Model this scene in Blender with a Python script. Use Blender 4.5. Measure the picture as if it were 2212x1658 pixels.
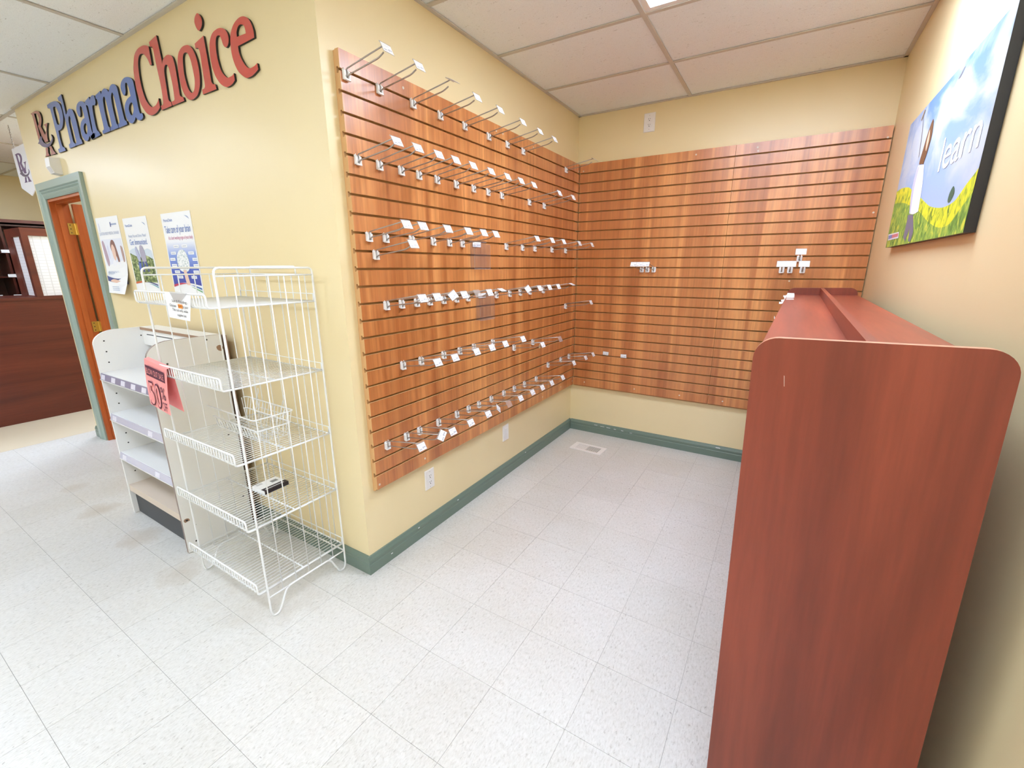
import bpy, math, random
from mathutils import Vector, Matrix, Euler

# ------------------------------------------------------------------ scene
S = bpy.context.scene
for o in list(bpy.data.objects):
    bpy.data.objects.remove(o)
COL = S.collection
random.seed(7)

# camera: f = 946 px on a 2212 px wide frame
cd = bpy.data.cameras.new('camera')
cam = bpy.data.objects.new('camera', cd)
COL.objects.link(cam)
cd.sensor_fit = 'HORIZONTAL'
cd.sensor_width = 36.0
cd.lens = 946.006 / 2212 * 36
cd.shift_x = -9.516 / 2212
cd.shift_y = -5.844 / 2212
cd.clip_start = 0.02
RV = Vector((0.85632808, 0.51643095, -0.00113498))
UV_ = Vector((-0.12965428, 0.21711458, 0.9674973))
FV = Vector((-0.49989197, 0.82834796, -0.25287879))
M = Matrix.Identity(4)
for i in range(3):
    M[i][0], M[i][1], M[i][2] = RV[i], UV_[i], -FV[i]
M[0][3], M[1][3], M[2][3] = 1.64786184, -3.74093549, 1.52948033
cam.matrix_world = M
S.camera = cam

w = bpy.data.worlds.new('world')
S.world = w
w.use_nodes = True
w.node_tree.nodes['Background'].inputs[0].default_value = (1.0, 0.98, 0.95, 1)
w.node_tree.nodes['Background'].inputs[1].default_value = 0.05
S.view_settings.view_transform = 'Standard'
S.view_settings.look = 'None'
S.view_settings.exposure = 0.0
S.view_settings.gamma = 1.0
S.view_settings.use_curve_mapping = False
# strength of each ceiling light lens, by grid cell (column, row)
LAMPS = {(0, 1): 25, (0, 5): 22, (-2, 5): 8, (-4, 5): 12, (-6, 5): 30, (-5, 1): 30, (0, 8): 15, (-3, 8): 18, (-6, 9): 14, (-3, 1): 14}
LAMP_COLOR = (0.88, 1.0, 1.18)
S.cycles.max_bounces = 10
S.cycles.diffuse_bounces = 6
S.cycles.glossy_bounces = 4
S.cycles.transparent_max_bounces = 12
S.cycles.sample_clamp_indirect = 6.0
S.cycles.caustics_reflective = False
S.cycles.caustics_refractive = False

# ------------------------------------------------------------------ room numbers (metres)
H = 2.7255            # ceiling
W = 2.0862            # right wall
LA = 2.4675           # length of the alcove's left wall
XF = 0.035            # face of the slat panels
PITCH = 0.0762
Z_TOP, Z_G0, Z_BOT = 2.355, 2.2825, 0.4545
T = 0.3048
TX, TY = 0.2812, -3.2834
CGX, CGY = 0.8735, -0.6327

# ------------------------------------------------------------------ helpers
class MB:
    def __init__(s):
        s.v, s.f, s.m, s.uv = [], [], [], {}
    def add(s, vs, fs, m=0):
        b = len(s.v)
        s.v += [tuple(p) for p in vs]
        for f in fs:
            s.f.append([b + i for i in f]); s.m.append(m)
        return b
    def box(s, x0, x1, y0, y1, z0, z1, m=0):
        vs = [(x0,y0,z0),(x1,y0,z0),(x1,y1,z0),(x0,y1,z0),(x0,y0,z1),(x1,y0,z1),(x1,y1,z1),(x0,y1,z1)]
        s.add(vs, [(0,3,2,1),(4,5,6,7),(0,1,5,4),(1,2,6,5),(2,3,7,6),(3,0,4,7)], m)
        return s
    def cbox(s, x0, x1, y0, y1, z0, z1, c, m=0):
        # box with chamfered upright edges (z axis)
        p = [(x0+c,y0),(x1-c,y0),(x1,y0+c),(x1,y1-c),(x1-c,y1),(x0+c,y1),(x0,y1-c),(x0,y0+c)]
        return s.prism([(a,b,z0) for a,b in p], (0,0,z1-z0), m)
    def prism(s, poly, vec, m=0, mside=None, mcap2=None):
        n = len(poly); vec = Vector(vec)
        b = len(s.v)
        s.v += [tuple(p) for p in poly] + [tuple(Vector(p) + vec) for p in poly]
        # orient by normal
        nrm = Vector((0,0,0))
        for i in range(n):
            p, q = Vector(poly[i]), Vector(poly[(i+1) % n])
            nrm += p.cross(q)
        fl = nrm.dot(vec) > 0
        a = list(range(b, b+n)); c = list(range(b+n, b+2*n))
        s.f.append(a[::-1] if fl else a); s.m.append(m)
        s.f.append(c if fl else c[::-1]); s.m.append(m if mcap2 is None else mcap2)
        for i in range(n):
            j = (i+1) % n
            q = [b+i, b+j, b+n+j, b+n+i]
            s.f.append(q if fl else q[::-1])
            ms = m if mside is None else (mside[i] if isinstance(mside, (list, tuple)) else mside)
            s.m.append(ms)
        return s
    def quad(s, a, b, c, d, m=0, uv=False):
        s.add([a, b, c, d], [(0,1,2,3)], m)
        if uv: s.uv[len(s.f)-1] = [(0,0),(1,0),(1,1),(0,1)]
        return s
    def tube(s, pts, r, n=6, m=0, closed=False):
        pts = [Vector(p) for p in pts]
        k = len(pts)
        def tan(i):
            if closed: t = pts[(i+1) % k] - pts[i-1]
            elif i == 0: t = pts[1] - pts[0]
            elif i == k-1: t = pts[-1] - pts[-2]
            else: t = (pts[i+1]-pts[i]).normalized() + (pts[i]-pts[i-1]).normalized()
            return t.normalized()
        t0 = tan(0)
        up = Vector((0,0,1)) if abs(t0.z) < .9 else Vector((1,0,0))
        u = t0.cross(up).normalized()
        b = len(s.v)
        for i in range(k):
            t = tan(i)
            u = (u - t*u.dot(t))
            u = u.normalized() if u.length > 1e-6 else t.orthogonal().normalized()
            v = t.cross(u)
            for j in range(n):
                a = 2*math.pi*j/n
                s.v.append(tuple(pts[i] + u*(r*math.cos(a)) + v*(r*math.sin(a))))
        rng = k if closed else k-1
        for i in range(rng):
            i2 = (i+1) % k
            for j in range(n):
                j2 = (j+1) % n
                s.f.append([b+i*n+j, b+i*n+j2, b+i2*n+j2, b+i2*n+j]); s.m.append(m)
        if not closed:
            s.f.append([b+j for j in range(n)][::-1]); s.m.append(m)
            s.f.append([b+(k-1)*n+j for j in range(n)]); s.m.append(m)
        return s
    def disc(s, c, nrm, r, h, n=10, m=0):
        c = Vector(c); nrm = Vector(nrm).normalized()
        u = nrm.orthogonal().normalized(); v = nrm.cross(u)
        s.prism([c + u*(r*math.cos(2*math.pi*i/n)) + v*(r*math.sin(2*math.pi*i/n)) for i in range(n)], nrm*h, m)
        return s
    def mesh(s, name, mats, smooth=False):
        me = bpy.data.meshes.new(name)
        me.from_pydata(s.v, [], s.f)
        for m in (mats if isinstance(mats, (list, tuple)) else [mats]):
            me.materials.append(m)
        me.polygons.foreach_set('material_index', s.m)
        if smooth: me.polygons.foreach_set('use_smooth', [True]*len(s.f))
        if s.uv:
            ul = me.uv_layers.new(name='UVMap')
            for p in me.polygons:
                if p.index in s.uv:
                    for li, uvc in zip(p.loop_indices, s.uv[p.index]): ul.data[li].uv = uvc
        me.update()
        return me
    def build(s, name, mats, parent=None, smooth=False, loc=None):
        return link(name, s.mesh(name, mats, smooth), parent, loc)

def link(name, data, parent=None, loc=None, rot=None):
    o = bpy.data.objects.new(name, data)
    COL.objects.link(o)
    if parent is not None: o.parent = parent
    if loc is not None: o.location = loc
    if rot is not None: o.rotation_euler = rot
    return o

def tag(o, label=None, cat=None, group=None, kind=None):
    if label: o['label'] = label
    if cat: o['category'] = cat
    if group: o['group'] = group
    if kind: o['kind'] = kind
    return o

def thing(name, label, cat, loc=(0,0,0), rot=None, group=None):
    return tag(link(name, None, None, loc, rot), label, cat, group)

def struct(o):
    o['kind'] = 'structure'
    return o

def copy_tree(o, parent=None):
    c = o.copy(); COL.objects.link(c)
    if parent is not None: c.parent = parent
    for ch in o.children: copy_tree(ch, c)
    return c

def fillet(pts, r, n=4, closed=False):
    pts = [Vector(p) for p in pts]; out = []; k = len(pts)
    for i, p in enumerate(pts):
        if not closed and i in (0, k-1): out.append(p); continue
        a, b = pts[i-1], pts[(i+1) % k]
        da, db = (a-p), (b-p)
        rr = min(r, da.length*.45, db.length*.45)
        s0, s1 = p + da.normalized()*rr, p + db.normalized()*rr
        for j in range(n+1):
            t = j/n
            out.append(s0*(1-t)**2 + p*2*t*(1-t) + s1*t*t)
    return out

def smooth_outline(pts, sub=5):
    # closed outline: Catmull-Rom through smooth points, hard at points flagged 1
    P = [Vector((p[0], p[1])) for p in pts]; C = [len(p) > 2 for p in pts]
    n = len(P); out = []
    for i in range(n):
        p1, p2 = P[i], P[(i+1) % n]
        c1, c2 = C[i], C[(i+1) % n]
        out.append(p1)
        if c1 and c2: continue
        p0 = P[i-1] if not c1 else p1 - (p2-p1)*.5
        p3 = P[(i+2) % n] if not c2 else p2 + (p2-p1)*.5
        for j in range(1, sub):
            t = j/sub; t2 = t*t; t3 = t2*t
            a = (p2-p0)*.5; b = (p3-p1)*.5
            L = (p2-p1).length
            if a.length > L: a = a.normalized()*L
            if b.length > L: b = b.normalized()*L
            out.append(p1*(2*t3-3*t2+1) + a*(t3-2*t2+t) + p2*(-2*t3+3*t2) + b*(t3-t2))
    return out

def outline_mesh(name, loops, depth, mats, origin=(0,0)):
    # filled 2D outlines (with holes) -> solid of given depth; local x right, z up, front towards -y
    cu = bpy.data.curves.new(name, 'CURVE')
    cu.dimensions = '2D'; cu.fill_mode = 'BOTH'; cu.extrude = depth/2
    for lp in loops:
        sp = cu.splines.new('POLY')
        sp.points.add(len(lp)-1)
        for k, p in enumerate(lp): sp.points[k].co = (p[0]-origin[0], p[1]-origin[1], 0, 1)
        sp.use_cyclic_u = True
    return curve_to_mesh(name, cu, depth, mats)

def curve_to_mesh(name, cu, depth, mats):
    tmp = bpy.data.objects.new('tmp', cu); COL.objects.link(tmp)
    dg = bpy.context.evaluated_depsgraph_get()
    me = bpy.data.meshes.new_from_object(tmp.evaluated_get(dg))
    bpy.data.objects.remove(tmp); bpy.data.curves.remove(cu)
    me.name = name
    me.transform(Matrix.Rotation(math.pi/2, 4, 'X'))   # xy -> xz, +z -> -y
    me.materials.clear()
    for m in (mats if isinstance(mats, (list, tuple)) else [mats]): me.materials.append(m)
    if len(me.materials) > 1:
        for p in me.polygons: p.material_index = 0 if p.normal.y < -.8 else 1
    else:
        for p in me.polygons: p.material_index = 0
    me.update()
    return me

def lettering(body, width, height, mat, parent, loc, rot=None, align='CENTER', depth=0.0006, name='lettering', shear=0.0):
    # a line of text as thin geometry, fitted to width (metres); height scales the capitals
    cu = bpy.data.curves.new(name, 'FONT')
    cu.body = body; cu.size = 1.0; cu.fill_mode = 'FRONT'; cu.shear = shear
    me = curve_to_mesh(name, cu, 0, mat)
    xs = [v.co.x for v in me.vertices]; zs = [v.co.z for v in me.vertices]
    if not xs: return None
    w0, x0 = max(xs)-min(xs), min(xs)
    sx = width/max(w0, 1e-6) if width else height/.72
    sz = height/.72
    for v in me.vertices:
        x = (v.co.x-x0)*sx
        if align == 'CENTER': x -= w0*sx/2
        elif align == 'RIGHT': x -= w0*sx
        v.co = (x, 0, v.co.z*sz)
    me.update()
    return link(name, me, parent, loc, rot)

# ------------------------------------------------------------------ materials
def mat(name, color, rough=.5, metal=0.0, spec=.5, emit=None, alpha=None, trans=None, coat=0.0):
    m = bpy.data.materials.new(name); m.use_nodes = True
    b = m.node_tree.nodes['Principled BSDF']
    b.inputs['Base Color'].default_value = (*color, 1)
    b.inputs['Roughness'].default_value = rough
    b.inputs['Metallic'].default_value = metal
    b.inputs['Specular IOR Level'].default_value = spec
    if coat: b.inputs['Coat Weight'].default_value = coat; b.inputs['Coat Roughness'].default_value = .12
    if emit:
        b.inputs['Emission Color'].default_value = (*color, 1)
        b.inputs['Emission Strength'].default_value = emit
    return m

class N:
    def __init__(s, m):
        s.t = m.node_tree; s.b = s.t.nodes['Principled BSDF']
    def new(s, kind, **kw):
        n = s.t.nodes.new(kind)
        for k, v in kw.items():
            if k in n.inputs: n.inputs[k].default_value = v
            else: setattr(n, k, v)
        return n
    def l(s, a, b): s.t.links.new(a, b)
    def pos(s): return s.new('ShaderNodeNewGeometry').outputs['Position']
    def mapping(s, src, scale=(1,1,1), loc=(0,0,0)):
        n = s.new('ShaderNodeMapping'); n.inputs['Scale'].default_value = scale; n.inputs['Location'].default_value = loc
        s.l(src, n.inputs['Vector']); return n.outputs[0]
    def noise(s, vec, scale, detail=4, rough=.5, dist=0.0):
        n = s.new('ShaderNodeTexNoise'); n.inputs['Scale'].default_value = scale
        n.inputs['Detail'].default_value = detail; n.inputs['Roughness'].default_value = rough; n.inputs['Distortion'].default_value = dist
        s.l(vec, n.inputs['Vector']); return n.outputs['Fac']
    def ramp(s, fac, stops):
        n = s.new('ShaderNodeValToRGB'); e = n.color_ramp.elements
        while len(e) < len(stops): e.new(.5)
        for el, (p, c) in zip(e, stops):
            el.position = p; el.color = (*c, 1) if len(c) == 3 else c
        s.l(fac, n.inputs[0]); return n.outputs[0]
    def math(s, op, a, b=None, c=None, clamp=False):
        n = s.new('ShaderNodeMath'); n.operation = op; n.use_clamp = clamp
        for i, x in enumerate((a, b, c)):
            if x is None: continue
            if isinstance(x, (int, float)): n.inputs[i].default_value = x
            else: s.l(x, n.inputs[i])
        return n.outputs[0]
    def mix(s, fac, a, b, blend='MIX'):
        n = s.new('ShaderNodeMix'); n.data_type = 'RGBA'; n.blend_type = blend
        for sock, x in ((n.inputs[0], fac), (n.inputs[6], a), (n.inputs[7], b)):
            if isinstance(x, (int, float)): sock.default_value = x
            elif isinstance(x, tuple): sock.default_value = (*x, 1) if len(x) == 3 else x
            else: s.l(x, sock)
        return n.outputs[2]
    def bump(s, h, strength=.2, dist=.002):
        n = s.new('ShaderNodeBump'); n.inputs['Strength'].default_value = strength; n.inputs['Distance'].default_value = dist
        s.l(h, n.inputs['Height']); s.l(n.outputs[0], s.b.inputs['Normal'])
    def color(s, c): s.l(c, s.b.inputs['Base Color'])
    def rect(s, u, v, u0, u1, v0, v1):
        a = s.math('GREATER_THAN', u, u0); b = s.math('LESS_THAN', u, u1)
        c = s.math('GREATER_THAN', v, v0); d = s.math('LESS_THAN', v, v1)
        return s.math('MULTIPLY', s.math('MULTIPLY', a, b), s.math('MULTIPLY', c, d))

def wall_paint():
    m = mat('yellow_wall_paint', (.81, .68, .42), .36, spec=.5)
    n = N(m); p = n.pos()
    n.color(n.ramp(n.noise(p, 1.3, 3), [(.3, (.80, .67, .405)), (.7, (.83, .70, .43))]))
    n.bump(n.noise(p, 170, 2), .06, .002)
    return m

def slat_wood(name, off, axis):
    m = mat(name, (.45, .18, .06), .30, spec=.6, coat=.35)
    m.node_tree.nodes['Principled BSDF'].inputs['Coat Roughness'].default_value = .30
    n = N(m); p = n.pos()
    sc = (13, 13, .5)
    v = n.mapping(p, sc, (off, off*.7, off*.3))
    broad = n.noise(v, 1.0, 4, .55, .6)
    v2 = n.mapping(p, (70, 70, 2.2), (off, 0, 0))
    fine = n.noise(v2, 1.0, 5, .65, .2)
    c1 = n.ramp(broad, [(.30, (.42, .128, .036)), (.5, (.58, .215, .068)), (.70, (.80, .36, .125))])
    c2 = n.ramp(fine, [(.3, (.62, .62, .62)), (.6, (1, 1, 1))])
    n.color(n.mix(.55, c1, n.mix(1.0, c1, c2, 'MULTIPLY')))
    n.bump(fine, .03, .001)
    return m

def cherry(name, along, dark=1.0):
    m = mat(name, (.2, .04, .025), .33, spec=.5)
    n = N(m)
    tc = n.new('ShaderNodeTexCoord').outputs['Object']
    sc = {'z': (5, 5, .35), 'y': (6, .35, 6), 'x': (.35, 6, 6)}[along]
    v = n.mapping(tc, sc)
    w1 = n.noise(v, 1.0, 3, .5, 1.2)
    sc2 = tuple(a*14 for a in sc)
    w2 = n.noise(n.mapping(tc, sc2), 1.0, 4, .6)
    d = dark
    c1 = n.ramp(w1, [(.25, (.13*d, .026*d, .017*d)), (.5, (.205*d, .040*d, .022*d)), (.75, (.285*d, .058*d, .030*d))])
    c2 = n.ramp(w2, [(.3, (.78, .78, .78)), (.65, (1, 1, 1))])
    n.color(n.mix(.8, c1, n.mix(1.0, c1, c2, 'MULTIPLY')))
    return m

def floor_tile_mat():
    m = mat('speckled_vinyl_tile', (.76, .755, .735), .34, spec=.4)
    n = N(m); p = n.pos()
    flecks = n.noise(n.mapping(p, (150, 60, 60)), 1.0, 4, .65, .6)
    soft = n.noise(p, 3.2, 4, .55)
    oi = n.new('ShaderNodeObjectInfo').outputs['Random']
    base = n.ramp(flecks, [(.28, (.42, .41, .395)), (.40, (.61, .605, .59)), (.56, (.675, .672, .662)), (.8, (.73, .73, .728))])
    base = n.mix(.5, base, n.ramp(soft, [(.35, (.93, .91, .87)), (.62, (1, 1, 1))]), 'MULTIPLY')
    base = n.mix(1.0, base, n.ramp(oi, [(0, (.955, .955, .95)), (1, (1, 1, 1))]), 'MULTIPLY')
    dark = n.noise(n.mapping(p, (60, 60, 60), (3, 8, 1)), 1.0, 2, .5)
    base = n.mix(n.math('MULTIPLY', n.math('GREATER_THAN', dark, .74), .55), base, (.22, .21, .20))
    # walked-in stains with a shape of their own
    wob = n.noise(p, 14, 3)
    for (x, y, r, k) in ((-2.54,-2.94,.085,.50), (-2.0,-2.96,.11,.62), (-1.40,-2.95,.12,.62), (-.84,-2.98,.12,.5), (-.30,-2.80,.27,.35), (-.55,-2.62,.30,.35),
                         (-2.3,-2.80,.22,.22), (.32,-1.95,.30,.14), (.55,-1.55,.35,.10), (.25,-2.3,.22,.10)):
        d = n.new('ShaderNodeVectorMath'); d.operation = 'DISTANCE'
        n.l(p, d.inputs[0]); d.inputs[1].default_value = (x, y, 0)
        t = n.math('SUBTRACT', 1.0, n.math('DIVIDE', n.math('ADD', d.outputs['Value'], n.math('MULTIPLY', n.math('SUBTRACT', wob, .5), r*1.1)), r), clamp=True)
        t = n.math('MULTIPLY', n.math('POWER', t, .6, clamp=True), k)
        base = n.mix(t, base, (.47, .41, .34))
    n.color(base)
    return m

def ceiling_mat():
    m = mat('fissured_ceiling_tile', (.74, .70, .665), .9, spec=.1)
    n = N(m); p = n.pos()
    pits = n.noise(n.mapping(p, (42, 95, 60)), 1.0, 4, .62, 1.4)
    tiny = n.noise(p, 320, 2, .5)
    c = n.ramp(pits, [(.29, (.50, .49, .48)), (.36, (.865, .895, .915)), (1, (.88, .91, .93))])
    c = n.mix(1.0, c, n.ramp(tiny, [(.28, (.72, .72, .72)), (.40, (1, 1, 1))]), 'MULTIPLY')
    n.color(c)
    n.bump(n.math('ADD', n.math('MULTIPLY', pits, 1.0), n.math('MULTIPLY', tiny, .4)), .35, .004)
    return m

def price_paper(name, marks=True):
    m = mat(name, (.86, .86, .87), .45)
    if not marks: return m
    n = N(m)
    uv = n.new('ShaderNodeSeparateXYZ'); n.l(n.new('ShaderNodeTexCoord').outputs['UV'], uv.inputs[0])
    u, v = uv.outputs[0], uv.outputs[1]
    c = (.86, .86, .87)
    nz = n.noise(n.mapping(n.new('ShaderNodeTexCoord').outputs['UV'], (60, 9, 1)), 1.0, 1)
    brk = n.math('GREATER_THAN', nz, .47)
    for (r, col, k) in (((.10,.72,.74,.80), (.42,.46,.62), .7), ((.10,.55,.60,.65), (.55,.58,.68), .6), ((.08,.42,.16,.28), (.18,.2,.3), .9),
                        ((.55,.68,.20,.44), (.16,.19,.32), .95), ((.71,.90,.28,.44), (.16,.19,.32), .9)):
        msk = n.math('MULTIPLY', n.math('MULTIPLY', n.rect(u, v, *r), brk), k)
        c = n.mix(msk, c, col)
    n.color(c)
    return m

def clear_plastic(name, a=.25, tint=(.95, .95, .97)):
    m = bpy.data.materials.new(name); m.use_nodes = True
    t = m.node_tree; t.nodes.clear()
    out = t.nodes.new('ShaderNodeOutputMaterial')
    tr = t.nodes.new('ShaderNodeBsdfTransparent'); tr.inputs[0].default_value = (*tint, 1)
    gl = t.nodes.new('ShaderNodeBsdfGlossy'); gl.inputs['Roughness'].default_value = .12
    df = t.nodes.new('ShaderNodeBsdfDiffuse'); df.inputs[0].default_value = (.85, .85, .88, 1)
    ad = t.nodes.new('ShaderNodeMixShader'); ad.inputs[0].default_value = .45
    mx = t.nodes.new('ShaderNodeMixShader'); mx.inputs[0].default_value = a
    t.links.new(gl.outputs[0], ad.inputs[1]); t.links.new(df.outputs[0], ad.inputs[2])
    t.links.new(tr.outputs[0], mx.inputs[1]); t.links.new(ad.outputs[0], mx.inputs[2])
    t.links.new(mx.outputs[0], out.inputs[0])
    return m

PAINT = wall_paint()
GREEN = mat('green_trim_paint', (.15, .21, .178), .35)
GREEN_LIT = mat('lit_green_trim_paint', (.30, .385, .35), .3)  # same trim green, lightened to carry the light falling on the casing
TILE = floor_tile_mat()
JOINT = mat('grey_tile_joint', (.30, .295, .285), .8)
BEIGE = mat('beige_vinyl_sheet', (.66, .58, .44), .4)
CEIL = ceiling_mat()
TEE = mat('painted_ceiling_grid', (.56, .525, .47), .5)
def lens_mat(k): return mat('light_lens', LAMP_COLOR, .5, emit=k)
WOODS = [slat_wood('reddish_wood_laminate_a', 0.0, 'y'), slat_wood('reddish_wood_laminate_b', 5.3, 'y'),
         slat_wood('reddish_wood_laminate_c', 11.1, 'x'), slat_wood('reddish_wood_laminate_d', 17.7, 'x')]
MDF = mat('raw_fibreboard', (.66, .40, .19), .7)
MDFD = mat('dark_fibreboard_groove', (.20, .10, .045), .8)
WHITE = mat('white_plastic', (.84, .83, .83), .38)
WHITE_GLOSS = mat('white_coated_wire', (.82, .84, .86), .3)
METAL = mat('zinc_wire', (.40, .36, .33), .36, metal=.75)
PAPER = price_paper('price_label_paper')
PAPER_BLANK = price_paper('blank_label_paper', False)
CLEAR = clear_plastic('clear_label_holder', .30)
ACRYLIC = clear_plastic('clear_acrylic', .035)
CHERRY_Z = cherry('cherry_laminate_upright', 'z')
CHERRY_Y = cherry('cherry_laminate_top', 'y', 1.35)
CHERRY_D = cherry('dark_cherry_counter', 'y', .62)
EDGE = mat('worn_edge_band', (.55, .27, .17), .4)
RED = mat('red_gloss_letter', (.56, .062, .04), .22, coat=.4)
BLUE = mat('blue_gloss_letter', (.075, .15, .48), .22, coat=.4)
BRICK = mat('brown_red_emblem', (.36, .085, .05), .25, coat=.3)
NAVY = mat('navy_emblem', (.11, .085, .22), .2, coat=.3)
BLACK = mat('black_edge', (.012, .011, .012), .45)
DARK = mat('dark_hole', (.02, .02, .02), .8)
MELAMINE = mat('white_melamine', (.82, .82, .82), .35)
MELA_GREY = mat('aged_white_melamine', (.79, .79, .785), .42)
CHIP = mat('raw_chipboard_edge', (.33, .20, .13), .8)
GREYEDGE = mat('grey_brown_edging', (.27, .21, .19), .5)
DECK = mat('beige_deck_board', (.67, .57, .48), .45)
KICK = mat('charcoal_kick_board', (.045, .05, .058), .5)
LILAC = mat('lilac_price_strip', (.55, .54, .66), .25)
LILAC_D = mat('dark_lilac_strip', (.27, .25, .36), .3)
ORANGE_WOOD = cherry('orange_stained_wood', 'z', 1.0)
for nd in ORANGE_WOOD.node_tree.nodes:
    if nd.type == 'VALTORGB' and nd.color_ramp.elements[0].color[0] < .3:
        for e, c in zip(nd.color_ramp.elements, ((.40, .08, .016), (.50, .11, .022), (.60, .15, .034))): e.color = (*c, 1)
BRASS = mat('brass', (.75, .50, .12), .3, metal=.85)
PINK = mat('pink_sale_paper', (.90, .33, .33), .6)
INK = mat('black_ink', (.02, .012, .02), .6)
INK_P = mat('dark_plum_ink', (.085, .01, .04), .6)
INK_B = mat('blue_print', (.12, .22, .55), .5)
INK_G = mat('grey_blue_print', (.35, .42, .60), .5)
INK_M = mat('magenta_print', (.55, .10, .28), .5)
ORANGE = mat('orange_sticker', (.95, .33, .03), .5)
SHEET = mat('white_paper', (.86, .87, .90), .5)
STEEL = mat('steel_screw', (.6, .58, .55), .3, metal=.9)
CAPM = mat('pale_screw_cap', (.72, .62, .52), .4)

# ================================================================== SETTING
# ---- floor: joint bed, then every tile of the area in view as its own piece
XL, YF_ = -8.0, -7.2
fl = struct(MB().box(XL-.1, W+.2, YF_-.1, .1, -.12, -.0016).build('floor', JOINT))
tile_me = MB().box(.0006, T-.0006, .0006, T-.0006, -.0016, 0).mesh('floor_tile', TILE)
near_me = MB().box(.0006, T-.0006, .0006, T-.0006, -.0016, 0).mesh('floor_tile', TILE)
rest = MB()
for i in range(-28, 7):
    for j in range(-13, 12):
        x, y = TX + i*T, TY + j*T
        if x < -4.05 or x > W or y > 0 or y < YF_: continue
        inview = (x > -.31 and y > -3.75) or (x <= -.31 and -3.9 < y < -2.45)
        if inview: link('floor_tile', tile_me, fl, (x, y, 0))
        else: rest.box(x+.0006, min(x+T-.0006, W), y+.0006, min(y+T-.0006, 0), -.0016, 0)
r_ = rest.build('tile_field', TILE, fl); r_['kind'] = 'stuff'
MB().box(XL, -3.915, YF_, 0, -.0016, .0012).build('vinyl_sheet', BEIGE, fl)

# ---- ceiling: tile panels lying in a grid of tees
ce = struct(MB().box(XL-.1, W+.2, YF_-.1, .1, H+.03, H+.12).build('ceiling', mat('ceiling_deck', (.5,.48,.45), .9)))
LIGHTS = list(LAMPS)     # (column, row) of the grid cells holding lights
full = None
cells = {}
for i in range(-8, 1):
    x0 = CGX + i*1.2192; x1 = min(x0 + 1.2192, W)
    for j in range(-1, 11):
        y1 = CGY - j*.6096; y0 = y1 - .6096
        if j == -1: y1 = 0.0; y0 = CGY
        else: y1 = CGY - j*.6096; y0 = y1 - .6096
        x0c = max(x0, XL)
        if x0c >= x1 or (i, j) in LIGHTS or y0 < YF_ - .6: continue
        key = (round(x1-x0c, 3), round(y1-y0, 3))
        if key not in cells:
            cells[key] = MB().box(.004, key[0]-.004, .004, key[1]-.004, H+.006, H+.02).mesh('ceiling_tile', CEIL)
        link('ceiling_tile', cells[key], ce, (x0c, y0, 0))
for i in range(-7, 1):
    x = CGX + i*1.2192
    MB().box(x-.012, x+.012, YF_, 0, H-.001, H+.004).box(x-.003, x+.003, YF_, 0, H+.004, H+.03).build('grid_runner', TEE, ce)
for j in range(0, 11):
    y = CGY - j*.6096
    b = MB()
    for i in range(-8, 1):
        x0 = max(CGX + i*1.2192 + .012, XL); x1 = min(CGX + (i+1)*1.2192 - .012, W)
        b.box(x0, x1, y-.012, y+.012, H-.001, H+.004)
    b.build('grid_cross_bar', TEE, ce)
b = MB()
b.box(0, .02, -LA, 0, H-.003, H+.004).box(0, W, -.02, 0, H-.003, H+.004).box(W-.02, W, YF_, 0, H-.003, H+.004).box(-3.71, 0, -LA-.02, -LA, H-.003, H+.004)
b.build('wall_angle', TEE, ce)

def troffer(i, j, label):
    x0 = CGX + i*1.2192 + .014; x1 = min(CGX + (i+1)*1.2192 - .014, W - .014)
    y1 = CGY - j*.6096 - .014; y0 = y1 - .6096 + .028
    cx, cy = (x0+x1)/2, (y0+y1)/2
    t = thing('ceiling_light', label, 'ceiling light', (cx, cy, H), group='recessed ceiling lights')
    hx, hy = (x1-x0)/2, (y1-y0)/2
    fr = MB()
    for a in ((-hx, hx, -hy, -hy+.03), (-hx, hx, hy-.03, hy), (-hx, -hx+.03, -hy+.03, hy-.03), (hx-.03, hx, -hy+.03, hy-.03)):
        fr.box(*a, .002, .02)
    fr.build('light_frame', WHITE, t)
    MB().box(-hx+.03, hx-.03, -hy+.03, hy-.03, .008, .014).build('light_lens', lens_mat(LAMPS[(i, j)]), t)
    return t
troffer(0, 1, 'recessed fluorescent ceiling light over the slat wall alcove, cut by the top of the photo')
WHERE = {(0, 5): 'ceiling light above the cherry display unit end, behind the camera', (-2, 5): 'ceiling light over the shop floor in front of the wire rack', (-4, 5): 'ceiling light over the shop floor opposite the green door casing',
         (-6, 5): 'ceiling light over the far left shop floor near the counter', (-5, 1): 'added unseen ceiling light above the dispensary counter, brightening the far wall', (0, 8): 'ceiling light at the right front of the shop behind the camera',  # lamp over the counter is added out of view to brighten the far wall
         (-3, 8): 'ceiling light at the middle front of the shop behind the camera', (-6, 9): 'ceiling light at the left front of the shop far behind the camera', (-3, 1): 'added unseen ceiling light brightening the room behind the orange door'}  # back-room lamp is added, unseen, so the room past the door is lit
for (i, j) in LIGHTS[1:]:
    troffer(i, j, WHERE[(i, j)])

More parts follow.
